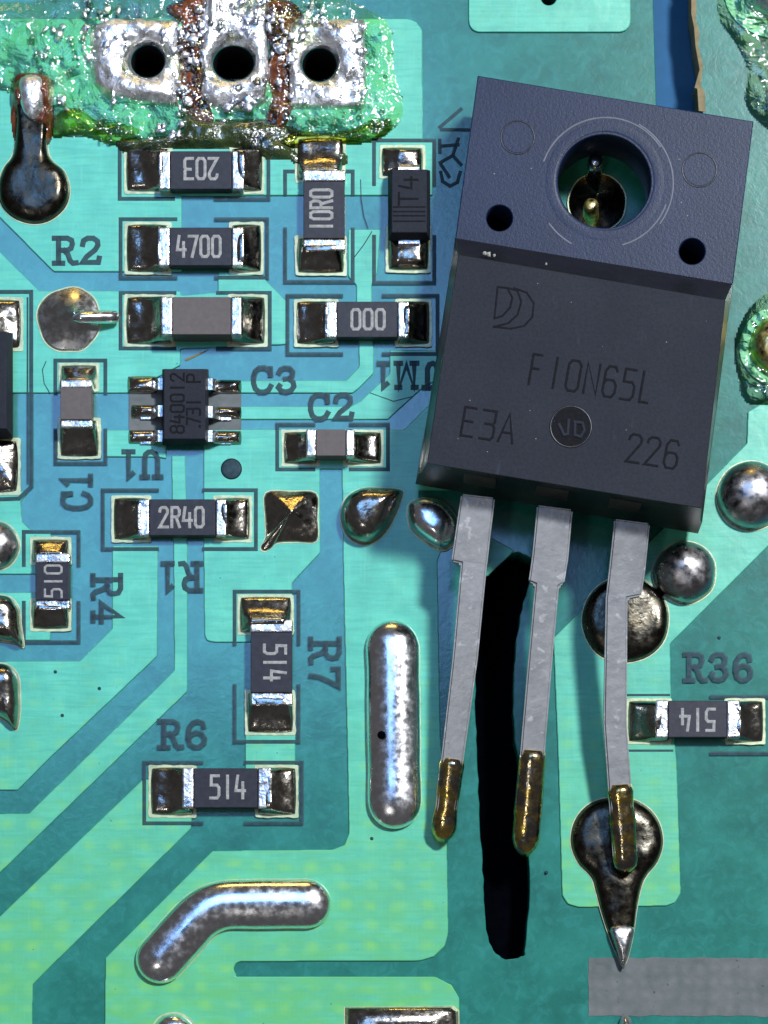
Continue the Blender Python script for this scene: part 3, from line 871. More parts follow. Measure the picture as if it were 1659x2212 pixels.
def chip(name, label, cat, group, axis, rect, term, pads, height, body, text=None, rot=0, tsize=None, flux_end=None, seed=0, lift=0.06):
    """two-terminal chip: rect = measured outline of its top face, term = (first, second) terminal widths px"""
    zt = lift + height
    x0, y0, x1, y1 = rect
    c = P((x0 + x1) / 2, (y0 + y1) / 2, zt); c.z = 0
    t = thing(name, c, label, cat, group)
    ta, tb = term
    rot_j = 0
    g = 1.5  # body stands back a little from the terminal faces
    if axis == 'h':
        br = (x0 + ta, y0 + g, x1 - tb, y1 - g); tr = [(x0, y0, x0 + ta, y1), (x1 - tb, y0, x1, y1)]
    else:
        br = (x0 + g, y0 + ta, x1 - g, y1 - tb); tr = [(x0, y0, x1, y0 + ta), (x0, y1 - tb, x1, y1)]
    top = rect_w(*br, zt + 0.012, zt); bot = rect_w(*br, lift, zt)
    ext = 0.25
    ceramic_lo = [v.copy() for v in bot]
    hull_box('body', bot, top, body, t, 0.02)
    for i, r in enumerate(tr):
        hull_box('terminal', rect_w(*r, lift - 0.03, zt), rect_w(*r, zt - 0.004, zt), 'term', t, 0.07, 3)
    for i, (pd, r) in enumerate(zip(pads, tr)):
        a = rect_w(*r, 0, zt)
        wall = [a[0].x, a[0].y, a[2].x, a[2].y]
        f = 0.35 + 0.35 * random.Random(seed * 11 + i).random()
        if axis == 'h':
            if i == 0: wall[2] = wall[0] + (wall[2] - wall[0]) * f
            else: wall[0] = wall[2] - (wall[2] - wall[0]) * f
        else:
            if i == 0: wall[1] = wall[3] - (wall[3] - wall[1]) * f
            else: wall[3] = wall[1] + (wall[3] - wall[1]) * f
        hh = lift + height - ZC - 0.02
        fillet('solder_fillet', pd, wall, hh * 1.03 if height < .7 else hh * .8, t, 'solder', seed * 7.3 + i * 3.1, n=28, lam=0.36, lump=0.07)
        land(*pd)
    if text:
        cc = P((br[0] + br[2]) / 2 + tsize[2], (br[1] + br[3]) / 2 + tsize[3], zt) ; cc.z = zt + 0.014
        k = (CAMH - zt) / CAMH * S
        strokes_mesh('marking', text_lines(text, cc, tsize[0] * k, tsize[1] * k, rot), tsize[4] * k, 0.006, 'ink_lt', t)
    return t

RES = 'black chip resistors'
chip('chip_resistor', 'black chip resistor marked 203 upside down, touching the burnt flux', 'resistor', RES, 'h', (343, 325, 527, 410), (25, 27), [(273, 322, 368, 416), (500, 322, 567, 416)], 0.55, 'res', '203', 180, (72, 44, 0, -3, 6.5), seed=1)
chip('chip_resistor', 'black chip resistor marked 4700, beside the print R2', 'resistor', RES, 'h', (341, 490, 526, 575), (26, 26), [(274, 486, 366, 590), (500, 486, 565, 590)], 0.55, 'res', '4700', 0, (94, 44, -4, 0, 6.5), seed=2)
chip('chip_resistor', 'black chip jumper marked 000 left of the transistor', 'resistor', RES, 'h', (702, 650, 884, 730), (26, 26), [(640, 652, 726, 746), (858, 652, 928, 746)], 0.55, 'res', '000', 0, (72, 42, 2, 0, 6.5), seed=3)
chip('chip_resistor', 'upright black chip resistor marked 10R0 below the burnt flux', 'resistor', RES, 'v', (654, 366, 746, 542), (26, 27), [(642, 300, 742, 392), (642, 515, 744, 592)], 0.55, 'res', '10R0', 90, (88, 46, -6, 0, 6.5), seed=4)
chip('chip_resistor', 'black chip resistor marked 2R40 below the six-legged chip', 'resistor', RES, 'h', (297, 1077, 489, 1158), (26, 24), [(246, 1076, 322, 1168), (466, 1076, 540, 1168)], 0.55, 'res', '2R40', 0, (96, 42, -2, 0, 6.5), seed=5)
chip('chip_resistor', 'small upright black chip resistor beside the print R4', 'resistor', RES, 'v', (75, 1194, 151, 1316), (22, 20), [(70, 1166, 150, 1216), (70, 1298, 150, 1360)], 0.5, 'res', '510', 90, (70, 36, 2, 0, 5), seed=6)
chip('chip_resistor', 'upright black chip resistor marked 514 beside the print R7', 'resistor', RES, 'v', (540, 1338, 632, 1524), (28, 28), [(518, 1290, 630, 1368), (534, 1496, 634, 1584)], 0.55, 'res', '514', -90, (78, 46, 8, 0, 6.5), seed=7)
chip('chip_resistor', 'black chip resistor marked 514 below the print R6', 'resistor', RES, 'h', (393, 1658, 586, 1746), (26, 30), [(326, 1658, 420, 1762), (556, 1658, 640, 1762)], 0.55, 'res', '514', 0, (76, 48, 4, -2, 6.5), seed=8)
chip('chip_resistor', 'black chip resistor marked 514 upside down at the right edge below print R36', 'resistor', RES, 'h', (1416, 1512, 1600, 1594), (28, 30), [(1356, 1514, 1446, 1604), (1570, 1514, 1648, 1604)], 0.55, 'res', '514', 180, (76, 46, 0, 2, 6.5), seed=9)
CAP = 'brown ceramic chip capacitors'
chip('chip_capacitor', 'large brown chip capacitor lying level between the two round joints and print C3', 'capacitor', CAP, 'h', (347, 640, 522, 724), (26, 24), [(273, 642, 374, 746), (496, 642, 573, 746)], 1.05, 'cer', seed=10)
chip('chip_capacitor', 'upright brown chip capacitor above the print C1', 'capacitor', CAP, 'v', (129, 820, 199, 924), (18, 18), [(132, 790, 210, 842), (130, 908, 214, 988)], 0.85, 'cer', seed=11)
chip('chip_capacitor', 'small brown chip capacitor below the print C2', 'capacitor', CAP, 'h', (661, 926, 766, 986), (22, 20), [(613, 934, 686, 1004), (746, 934, 824, 1004)], 0.85, 'cer', seed=12)

# ------------------------------------------------------------------ moulded diode marked T4
def diode(name, label, rect, h, pads, text, bands, seed, tx=0, group='moulded diodes'):
    zt = h
    x0, y0, x1, y1 = rect
    c = P((x0 + x1) / 2, (y0 + y1) / 2, zt); c.z = 0
    t = thing(name, c, label, 'diode', group)
    top = rect_w(x0, y0, x1, y1, zt, zt)
    def grow(r, d, z): 
        o = []
        cx = sum(v.x for v in r) / 4; cy = sum(v.y for v in r) / 4
        for v in r: o.append(Vector((v.x + math.copysign(d, v.x - cx), v.y + math.copysign(d, v.y - cy), z)))
        return o
    hull_box('body', grow(top, 0.06, 0.1), top, 'epoxy', t, 0.03, 2, [grow(top, 0.13, h * 0.5)])
    xm = (top[0].x + top[1].x) / 2
    lw = (top[1].x - top[0].x) * 0.30
    for sgn, pd in ((1, pads[0]), (-1, pads[1])):
        yb = top[2].y + 0.1 if sgn > 0 else top[0].y - 0.1
        ye = yb + sgn * 0.75
        zz = h * 0.5
        path = [(yb - sgn * 0.15, zz), (yb + sgn * 0.14, zz), (yb + sgn * 0.26, zz - 0.1), (yb + sgn * 0.34, 0.28), (yb + sgn * 0.46, 0.2), (ye, 0.2)]
        verts = []; faces = []
        for (y, z) in path:
            verts += [(xm - lw, y, z), (xm + lw, y, z), (xm + lw, y, z - 0.12), (xm - lw, y, z - 0.12)]
        for i in range(len(path) - 1):
            q = i * 4
            for k in range(4): faces.append((q + k, q + (k + 1) % 4, q + 4 + (k + 1) % 4, q + 4 + k))
        faces += [(0, 1, 2, 3), tuple(len(verts) - 4 + k for k in (3, 2, 1, 0))]
        mesh_obj('lead', verts, faces, 'term', t)
        fillet('solder_fillet', pd, (xm - lw, min(yb, ye), xm + lw, max(yb, ye)), 0.34, t, 'solder', seed + sgn, lump=0.12)
        land(*pd)
    if text:
        cc = P((x0 + x1) / 2 - 2, y0 + 46, zt); cc.z = zt + 0.002
        strokes_mesh('marking', text_lines(text, cc, 60 * S, 40 * S, 90), 5 * S, 0.004, 'ink_dk', t)
    for b in bands:
        a0, a1 = P(x0 + 4, b, zt), P(x1 - 4, b, zt)
        strokes_mesh('band_line', [[Vector((a0.x, a0.y, zt + 0.002)), Vector((a1.x, a1.y, zt + 0.002))]], 3.4 * S, 0.004, 'ink_dk', t)
    return t
diode('moulded_diode', 'black moulded diode marked T4 left of the transistor tab', (846, 366, 922, 502), 1.05, [(824, 320, 914, 384), (838, 494, 926, 586)], 'T4', (447, 457, 466, 478), 21)
diode('moulded_diode', 'large black moulded diode cut off by the left edge', (-125, 716, 14, 926), 1.5, [(-110, 648, 46, 755), (-110, 952, 40, 1066)], None, (), 22)

# ------------------------------------------------------------------ six-legged chip U1
zt = 1.0
U = thing('six_leg_chip', P(397, 872, zt).xy.to_3d(), 'small dark grey six-legged chip marked 840012 .731 P', 'chip')
top = rect_w(354, 797, 443, 948, zt)
def grow2(r, dx, dy, z):
    cx = sum(v.x for v in r) / 4; cy = sum(v.y for v in r) / 4
    return [Vector((v.x + math.copysign(dx, v.x - cx), v.y + math.copysign(dy, v.y - cy), z)) for v in r]
hull_box('body', grow2(top, .05, .05, .1), top, 'epoxy', U, 0.025, 2, [grow2(top, .10, .11, .5)])
for sx, ys, pads in ((-1, (832, 890, 944), [(276, 814, 340, 852), (284, 876, 340, 905), (278, 930, 340, 960)]),
                     (1, (832, 892, 944), [(456, 822, 522, 852), (460, 880, 522, 906), (458, 932, 522, 962)])):
    for y, pd in zip(ys, pads):
        yc = P(0, y, 0.4).y
        xb = (top[1].x + 0.08) if sx > 0 else (top[0].x - 0.08)
        prof = [(xb - sx * 0.1, .58), (xb + sx * 0.16, .58), (xb + sx * 0.26, .50), (xb + sx * 0.36, .24), (xb + sx * 0.46, .18), (xb + sx * 0.80, .18)]
        verts = []; faces = []
        for x, z in prof:
            verts += [(x, yc - .2, z), (x, yc + .2, z), (x, yc + .2, z - .11), (x, yc - .2, z - .11)]
        for i in range(len(prof) - 1):
            q = i * 4
            for k in range(4): faces.append((q + k, q + (k + 1) % 4, q + 4 + (k + 1) % 4, q + 4 + k))
        faces += [(0, 1, 2, 3), tuple(len(verts) - 4 + k for k in (3, 2, 1, 0))]
        mesh_obj('lead', verts, faces, 'term', U)
        fillet('solder_fillet', pd, (min(xb + sx * .3, xb + sx * .8), yc - .18, max(xb + sx * .3, xb + sx * .8), yc + .18), .26, U, 'solder', y * 0.37 + sx, n=14, lump=0.13)
for s_, cx, cy, w in (('840012', 383, 871, 128), ('.731', 418, 895, 66), ('P', 418, 817, 20)):
    cc = P(cx, cy, zt); cc.z = zt + .002
    strokes_mesh('marking', text_lines(s_, cc, w * S, 28 * S, 90), 4.6 * S, .004, 'ink_dk', U)

# ------------------------------------------------------------------ free solder joints
def joint(label, outline, apex, h, prof, mat='solder', rim=2.2, lump=0.05, seed=0, group='solder joints', name='solder_joint'):
    a = P(*apex); a.z = 0
    t = thing(name, a, label, 'solder', group)
    mound('solder', outline, apex, h, prof, mat, t, 16, ZC + 0.01, lump, seed)
    if rim:
        cx = sum(p[0] for p in outline) / len(outline); cy = sum(p[1] for p in outline) / len(outline)
        ro = []
        for x, y in outline:
            d = math.hypot(x - cx, y - cy) or 1
            ro.append((x + (x - cx) / d * rim, y + (y - cy) / d * rim))
        plate('land', [PL(ro)], 0.01, ZC + 0.014, 'land', t, 0.006)
    return t
sq = smooth_closed([(574, 1066), (630, 1063), (683, 1067), (686, 1120), (684, 1170), (640, 1172), (600, 1174), (585, 1186), (572, 1192), (563, 1184), (574, 1160), (573, 1120)], 4)
joint('square solder pad with creased top right of the 2R40 resistor', sq, (630, 1112), 0.55, cone, seed=1, lump=0.08)
joint('dark teardrop solder joint just left of the transistor body', smooth_closed([(737, 1100), (752, 1072), (785, 1056), (830, 1056), (868, 1060), (868, 1078), (852, 1120), (825, 1160), (790, 1178), (755, 1165), (738, 1135)], 5), (792, 1115), 1.0, flatdome, seed=2)
joint('shiny solder joint half hidden under the lower left transistor corner', smooth_closed([(880, 1100), (890, 1085), (920, 1078), (960, 1090), (990, 1130), (985, 1170), (955, 1190), (915, 1170), (885, 1140)], 5), (930, 1130), 0.85, flatdome, 'solder_hi', seed=3)
joint('bright cone solder joint with a bent pin beside the large brown capacitor', circle(150, 692, 70, 44, .08, 2), (165, 688), 0.75, concave, 'solder_cone', seed=4, lump=.02)
joint('round grey solder ball at the right edge level with the transistor legs', circle(1622, 1072, 75, 44, .03, 5), (1622, 1072), 1.05, dome, 'solder_matt', seed=5, lump=0.03)
joint('dull grey round solder joint at the lower right transistor corner', circle(1478, 1238, 68, 44, .05, 6), (1480, 1235), 0.95, dome, 'solder_matt', seed=6)
joint('dark round solder joint behind the right transistor leg', circle(1351, 1340, 94, 44, .04, 7), (1351, 1335), 0.42, lambda s: (1 - s ** 7) ** .7, 'solder_dull', seed=7, lump=.07)
joint('dark round solder joint with a pointed tail under the right leg tip', smooth_closed([(1232, 1820), (1240, 1775), (1268, 1740), (1310, 1724), (1356, 1724), (1398, 1744), (1424, 1778), (1432, 1822), (1420, 1862), (1398, 1890), (1386, 1914), (1376, 1960), (1368, 2020), (1356, 2070), (1345, 2088), (1335, 2070), (1314, 2020), (1298, 1970), (1286, 1925), (1276, 1895), (1246, 1862)], 5), (1335, 1835), 0.36, lambda s: (1 - s ** 6) ** .7, 'solder_dull', seed=8, lump=.06)
joint('dark solder joint with a long stem near the left edge below the flux', smooth_closed([(30, 330), (36, 250), (36, 180), (68, 166), (104, 180), (107, 250), (106, 335), (140, 372), (152, 412), (142, 450), (110, 478), (72, 486), (32, 474), (4, 446), (-4, 405), (8, 365)], 5), (72, 400), 0.42, lambda s: (1 - s ** 6) ** .7, 'solder_dull', seed=9, lump=.08)
joint('round grey solder ball at the left edge beside the small upright resistor', circle(-8, 1180, 52, 36, .03, 9), (-8, 1180), 0.7, dome, 'solder_matt', seed=10)
joint('dark solder joint with a short pointed tail at the left edge, upper of two', smooth_closed([(-50, 1340), (-20, 1292), (20, 1290), (42, 1315), (46, 1350), (52, 1398), (30, 1390), (0, 1385), (-35, 1375)], 5), (0, 1338), 0.75, flatdome, seed=11, lump=.12)
joint('dark solder joint with a short pointed tail at the left edge, lower of two', smooth_closed([(-50, 1485), (-25, 1440), (15, 1436), (40, 1460), (44, 1500), (44, 1545), (36, 1578), (15, 1560), (-30, 1530)], 5), (0, 1482), 0.75, flatdome, seed=12, lump=.12)
joint('shiny solder blob cut off by the lower edge below the bent wire', circle(376, 2236, 48, 30, .05, 3), (376, 2232), 0.6, flatdome, 'solder_hi', seed=13)
joint('black solder pad cut off by the lower edge, streaked with gold', [(745, 2176), (978, 2174), (990, 2184), (992, 2300), (745, 2300)], (868, 2235), 0.45, lambda s: (1 - s ** 5) ** .6, seed=14, lump=.2)
joint('small grey solder tip on the grey patch at the lower edge', smooth_closed([(1335, 2240), (1338, 2205), (1349, 2190), (1364, 2205), (1368, 2240), (1350, 2260)], 4), (1350, 2225), 0.5, dome, 'solder_hi', 0, seed=15)
tail = thing('solder_tail', P(1345, 2050).xy.to_3d(), 'bright silver point of the solder tail above the grey patch', 'solder')
mound('solder', smooth_closed([(1316, 2004), (1342, 1996), (1368, 2006), (1361, 2045), (1352, 2078), (1345, 2094), (1337, 2076), (1326, 2042)], 4), (1343, 2030), .28, flatdome, 'solder_cone', tail, 10, .26, .08, 4)
pin = thing('bent_pin', P(200, 690).xy.to_3d(), 'short silver pin folded over the cone solder joint', 'pin')
sweep('wire', [(P(158, 688, .85), .10), (P(175, 686, .80), .20), (P(205, 685, .62), .23), (P(235, 685, .45), .23), (P(250, 685, .36), .22), (P(256, 685, .34), .14)], 'solder_hi', pin)

# jumper wires
def jumper(label, pts, r, z, corner=0):
    mm = [P(x, y) for x, y in pts]
    c = sum(mm, Vector()) / len(mm)
    t = thing('jumper_wire', c, label, 'wire', 'tinned jumper wires')
    w = sweep('wire', capsule_path(mm, r, z, 8, corner), 'solder_hi', t, 28, 0.55)
    plate_loop = []
    path = capsule_path(mm, r + .03, z, 6, corner)
    left = []; right = []
    for i, (p, rad) in enumerate(path):
        a = path[max(0, i - 1)][0]; b = path[min(len(path) - 1, i + 1)][0]
        d = (b - a).normalized(); s = Vector((-d.y, d.x, 0))
        left.append((p + s * rad)[:2]); right.append((p - s * rad)[:2])
    plate('land', [left + right[::-1]], 0.01, ZC + 0.016, 'land', t, 0.004)
    return t
jv = jumper('straight upright tinned jumper wire beside the left transistor leg', [(846, 1342), (849, 1440), (850, 1560), (853, 1792)], 0.94, 0.22)
mound('pit', circle(824, 1594, 9, 14), (824, 1594), .02, dome, 'black', jv, 4, 0.86)
jumper('bent tinned jumper wire in the lower left of the board', [(312, 2112), (452, 1955), (716, 1953)], 0.88, 0.2, 0.9)

# ------------------------------------------------------------------ top tinned pads, flux
def tinpad(loop, hole, seed, label):
    cx, cy, rx, ry = hole
    pads = thing('drilled_pad', P(cx, cy).xy.to_3d(), label, 'solder pad', 'tinned pads with drill holes')
    nrm = 64
    inner = [(cx + (rx + 1) * math.cos(2 * math.pi * i / nrm), cy + (ry + 1) * math.sin(2 * math.pi * i / nrm)) for i in range(nrm)]
    # outer loop points in the same angular order
    outer = []
    for i in range(nrm):
        a = 2 * math.pi * i / nrm; dx, dy = math.cos(a), math.sin(a)
        best = 1e9
        for k in range(len(loop)):
            x1, y1 = loop[k]; x2, y2 = loop[(k + 1) % len(loop)]
            den = dx * (y2 - y1) - dy * (x2 - x1)
            if abs(den) < 1e-9: continue
            t = ((x1 - cx) * (y2 - y1) - (y1 - cy) * (x2 - x1)) / den
            s = ((x1 - cx) * dy - (y1 - cy) * dx) / den
            if t > 0 and -1e-6 <= s <= 1 + 1e-6: best = min(best, t)
        w = 1 + 0.03 * noise.noise((dx * 3 + seed, dy * 3, seed))
        outer.append((cx + dx * best * w, cy + dy * best * w))
    R = 22; verts = []; faces = []
    for k in range(R + 1):
        t = k / R
        for i in range(nrm):
            x = inner[i][0] + (outer[i][0] - inner[i][0]) * t; y = inner[i][1] + (outer[i][1] - inner[i][1]) * t
            p = P(x, y)
            z = ZC + .05 + .34 * math.sin(math.pi * min(1, t * 1.0)) ** .6 * (0.75 + .9 * noise.noise(Vector((p.x * .9, p.y * .9, seed)))) + .07 * noise.noise(Vector((p.x * 3.5, p.y * 3.5, seed)))
            if k == 0: z = .0
            if k == 1: z = max(z * .6, .06)
            if k == R: z = ZC
            verts.append((p.x, p.y, z))
    for k in range(R):
        for i in range(nrm):
            a = k * nrm + i; b = k * nrm + (i + 1) % nrm
            faces.append((a, a + nrm, b + nrm, b)[::-1])
    o = mesh_obj('tinned_pad', verts, faces, 'solder_pad', pads, True)
    # hole barrel
    vb = []; fb = []
    for i in range(nrm):
        p = P(cx + (inner[i][0] - cx) * .93, cy + (inner[i][1] - cy) * .93); vb += [(p.x, p.y, .03), (p.x, p.y, -1.615)]
    for i in range(nrm):
        j = (i + 1) % nrm; fb.append((2 * i, 2 * j, 2 * j + 1, 2 * i + 1))
    mesh_obj('hole_wall', vb, fb, 'hole', pads)
tinpad([(196, 60), (240, 42), (388, 46), (390, 150), (386, 236), (300, 226), (228, 214), (200, 180), (193, 120)], holes[0], 1, 'left silver tinned pad with a drill hole, crusted with flux')
tinpad([(438, -120), (574, -120), (578, 60), (582, 150), (574, 226), (520, 244), (460, 236), (432, 215), (434, 100)], holes[1], 2, 'middle silver tinned pad with a drill hole between two brown strips')
tinpad([(626, 56), (650, 42), (788, 44), (792, 150), (790, 236), (700, 240), (624, 236), (625, 120)], holes[2], 3, 'right silver tinned pad with a drill hole above the 10R0 resistor')

def sheet(name, loop, thick, mat, label, seed, fine=1.6, n=90, cat='flux', group='flux residue', gain=1.0, soft=7.0):
    """glassy flux skin: a bumpy heightfield over an outline, rounded at its rim"""
    a = np.array(loop); x0, y0 = a.min(0); x1, y1 = a.max(0)
    m = max(10, int(n * (y1 - y0) / (x1 - x0)))
    idx = {}; verts = []; faces = []
    segs = [(Vector((*loop[k], 0)), Vector((*loop[(k + 1) % len(loop)], 0))) for k in range(len(loop))]
    def dist(x, y):
        best = 1e9; p = Vector((x, y, 0))
        for s, e in segs:
            d = e - s; t = max(0, min(1, (p - s).dot(d) / max(1e-9, d.length_squared)))
            best = min(best, (p - (s + d * t)).length)
        return best
    st = (x1 - x0) / n
    for j in range(m + 1):
        for i in range(n + 1):
            x = x0 + (x1 - x0) * i / n; y = y0 + (y1 - y0) * j / m
            ins = inside((x, y), loop); d = dist(x, y)
            if not ins and d > st * 1.0: continue
            if any(math.hypot((x - hx) / (rx + 3), (y - hy) / (ry + 3)) < 1 for hx, hy, rx, ry in holes): continue
            sd = d if ins else 0
            p = P(x, y)
            e = 1 - math.exp(-sd / soft)
            f = 0.55 + gain * (0.6 * noise.noise(Vector((p.x * .55 + seed, p.y * .55, seed))) + .35 * noise.noise(Vector((p.x * fine + seed, p.y * fine, seed))) + .16 * noise.noise(Vector((p.x * fine * 2.6, p.y * fine * 2.6, seed))))
            z = ZC + thick * e * max(0.04, f)
            idx[(i, j)] = len(verts); verts.append((p.x, p.y, z))
    for j in range(m):
        for i in range(n):
            q = [idx.get(k) for k in ((i, j), (i, j + 1), (i + 1, j + 1), (i + 1, j))]
            if None not in q: faces.append(tuple(q))
    o = mesh_obj(name, verts, faces, mat, None, True)
    return tag(o, label, cat, group)
sheet('flux_residue', smooth_closed([(-60, 20), (60, 8), (200, -30), (420, -60), (640, -40), (790, 20), (840, 60), (850, 160), (870, 230), (845, 285), (760, 305), (640, 300), (560, 305), (420, 310), (300, 318), (240, 290), (140, 295), (100, 250), (20, 200), (-50, 170)], 3), 0.34, 'flux', 'clear bumpy flux residue spread over the three tinned pads', 1, 1.25, 190, soft=26.0, gain=.85)
sheet('flux_residue', smooth_closed([(110, 262), (150, 236), (180, 240), (215, 262), (262, 270), (300, 282), (290, 304), (250, 316), (200, 300), (160, 290), (118, 300)], 4), 0.5, 'flux_y', 'yellow green lump of flux above the stem solder joint', 2, 1.2, 50, gain=.5)
sheet('flux_residue', smooth_closed([(600, 306), (640, 286), (700, 290), (760, 282), (800, 262), (836, 258), (846, 276), (822, 300), (770, 312), (700, 312), (640, 322), (590, 322)], 4), 0.5, 'flux_y', 'long yellow green lump of flux above the 10R0 resistor', 3, 1.2, 60, gain=.5)
sheet('flux_residue', smooth_closed([(360, 20), (392, 4), (430, -14), (446, 20), (441, 70), (448, 120), (438, 165), (446, 215), (462, 262), (428, 262), (398, 232), (384, 185), (392, 140), (380, 95), (394, 55)], 4), 0.36, 'flux_b', 'red brown burnt flux between the left and middle tinned pads', 4, 2.0, 40)
sheet('flux_residue', smooth_closed([(560, 28), (585, 0), (632, 8), (650, 34), (630, 60), (636, 110), (624, 150), (636, 200), (630, 240), (604, 292), (574, 262), (588, 210), (576, 160), (584, 110), (572, 70)], 4), 0.36, 'flux_b', 'red brown burnt flux between the middle and right tinned pads', 5, 2.0, 40)
sheet('flux_residue', smooth_closed([(255, 306), (330, 300), (392, 290), (395, 236), (430, 262), (500, 262), (572, 262), (640, 280), (668, 318), (742, 330), (740, 362), (650, 362), (625, 345), (580, 345), (545, 330), (500, 320), (330, 322), (268, 330)], 4), 0.40, 'flux_d', 'dark glossy burnt flux along the top of the 203 resistor', 6, 1.5, 110)
sheet('flux_residue', smooth_closed([(30, 170), (70, 160), (112, 172), (116, 240), (108, 310), (66, 330), (34, 310), (24, 240)], 4), 0.75, 'flux_b', 'brown flux ring round the stem solder joint near the left edge', 7, 1.6, 40)

tp = thing('solder_patch', P(70, 215).xy.to_3d(), 'bright white solder patch on top of the stem joint below the flux', 'solder')
mound('solder', smooth_closed([(46, 180), (70, 170), (98, 180), (102, 215), (94, 250), (76, 272), (54, 255), (44, 215)], 5), (72, 215), .42, flatdome, 'solder_pad', tp, 12, .42, .06, 5)
# right edge: two flux-ringed joints
def ringed(label, cx, cy, r0, r1, mat, h, seed):
    a = P(cx, cy).xy.to_3d()
    t = thing('solder_joint', a, label, 'solder', 'solder joints')
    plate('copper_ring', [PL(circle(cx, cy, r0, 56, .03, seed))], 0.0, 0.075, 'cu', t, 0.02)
    mound('solder', circle(cx, cy, r1, 44, .10, seed + 3), (cx, cy), h, lambda s_: (1 - s_ ** 3) ** .7, mat, t, 14, 0.08, .12, seed)
ringed('pale ringed silver solder joint in the upper right corner', 1676, -26, 112, 72, 'solder_pad', .9, 12)
ringed('gold tinted ringed solder joint at the right edge beside the transistor body', 1682, 750, 86, 66, 'brass', .8, 14)
sheet('flux_residue', smooth_closed([(1552, -20), (1580, -80), (1790, -90), (1790, 250), (1700, 290), (1640, 262), (1612, 215), (1618, 150), (1590, 90), (1556, 40)], 4), 0.30, 'flux', 'clear flux flooding the upper right corner', 8, 1.3, 70, soft=20.0)
sheet('flux_residue', smooth_closed([(1588, 745), (1606, 690), (1640, 646), (1700, 620), (1790, 630), (1790, 890), (1660, 875), (1612, 864), (1596, 810)], 4), 0.36, 'flux', 'clear flux round the gold joint at the right edge', 9, 1.5, 60, soft=14.0)
# bubbles frozen in the flux and painted highlight specks, far too many and small to count
def bubbles(regions, count, seed, mat, label, sizes):
    rnd = random.Random(seed); verts = []; faces = []
    n = 10; prof = ((1, 0), (.86, .5), (.5, .86))
    made = 0
    while made < count:
        x0, y0, x1, y1, zb = rnd.choice(regions)
        x = rnd.uniform(x0, x1); y = rnd.uniform(y0, y1)
        if any(math.hypot(x - hx, y - hy) < max(rx, ry) + 12 for hx, hy, rx, ry in holes): continue
        if noise.noise(Vector((x * .018, y * .018, 3.3 + seed))) < -.10: continue
        r = rnd.choice(sizes) * S; p = P(x, y); made += 1
        b0 = len(verts); z0 = zb + rnd.uniform(0, .1)
        for k, q in prof:
            for i in range(n):
                t = 2 * math.pi * i / n
                verts.append((p.x + r * k * math.cos(t), p.y + r * k * math.sin(t), z0 + r * .8 * q))
        verts.append((p.x, p.y, z0 + r * .8))
        for l in range(2):
            for i in range(n):
                a = b0 + l * n + i; b = b0 + l * n + (i + 1) % n
                faces.append((a, b, b + n, a + n))
        for i in range(n): faces.append((b0 + 2 * n + i, b0 + 2 * n + (i + 1) % n, b0 + 3 * n))
    o = mesh_obj('flux_bubbles_glints', verts, faces, mat, None, True)
    tag(o, label, 'bubbles', None, 'stuff')
M['bubble'] = mat_flux('flux_bubble', (0.80, 0.86, 0.80), 0.16, 0.15, 2.0, 2.4)
BR = [(60, 60, 195, 290, .2), (195, 50, 390, 240, .38), (200, 225, 560, 312, .22), (385, 10, 445, 250, .4), (435, -10, 580, 100, .4), (435, 180, 580, 245, .38), (575, 20, 630, 280, .4), (625, 45, 790, 235, .38), (630, 235, 840, 300, .2), (110, -10, 440, 45, .18), (580, -10, 700, 40, .18), (790, 60, 850, 280, .12), (1585, 60, 1640, 240, .15), (1590, 660, 1630, 860, .2)]
bubbles(BR[:-2], 160, 5, 'bubble', 'tiny glassy bubbles frozen in the flux around the tinned pads', (3.2, 4, 5, 6.5, 8.5))
bubbles(BR[1:-2], 120, 6, 'glint', 'fine whitish foam specks painted on the flux around the tinned pads', (.9, 1.2, 1.5, 2.0, 2.6))
def glints(regions, count, seed):
    """thin irregular splashes added as metal flakes on pads and flux, too many to count"""
    rnd = random.Random(seed); verts = []; faces = []; made = 0
    while made < count:
        x0, y0, x1, y1, zb = rnd.choice(regions)
        x = rnd.uniform(x0, x1); y = rnd.uniform(y0, y1)
        if any(math.hypot(x - hx, y - hy) < max(rx, ry) + 14 for hx, hy, rx, ry in holes): continue
        if noise.noise(Vector((x * .014, y * .014, 7.7))) < -.05: continue
        made += 1
        r = rnd.choice((2.5, 3.5, 4.5, 6, 8, 11)); n = 14; ph = rnd.uniform(0, 9); st = rnd.uniform(.5, 1); an = rnd.uniform(0, 3)
        b0 = len(verts); z0 = zb + rnd.uniform(-.02, .05); h = r * S * rnd.uniform(.18, .5)
        tilt = (rnd.uniform(-.25, .35), rnd.uniform(-.25, .25))
        for k, q in ((1, 0), (.75, .7), (.4, .95)):
            for i in range(n):
                t = 2 * math.pi * i / n
                rr_ = r * k * (1 + .55 * noise.noise((math.cos(t) * 1.3 + ph, math.sin(t) * 1.3, ph)))
                dx, dy = rr_ * math.cos(t), rr_ * math.sin(t) * st
                dx, dy = dx * math.cos(an) - dy * math.sin(an), dx * math.sin(an) + dy * math.cos(an)
                p = P(x + dx, y + dy)
                verts.append((p.x, p.y, z0 + h * q + (dx * tilt[0] + dy * tilt[1]) * S * .5))
        p = P(x, y); verts.append((p.x, p.y, z0 + h))
        for l in range(2):
            for i in range(n):
                a = b0 + l * n + i; b = b0 + l * n + (i + 1) % n
                faces.append((b, a, a + n, b + n))
        for i in range(n): faces.append((b0 + 2 * n + (i + 1) % n, b0 + 2 * n + i, b0 + 3 * n))
    o = mesh_obj('glint_flakes', verts, faces, 'glint_flake', None, True)
    tag(o, 'small bright splashes scattered over pads and flux at the top left', 'solder', None, 'stuff')
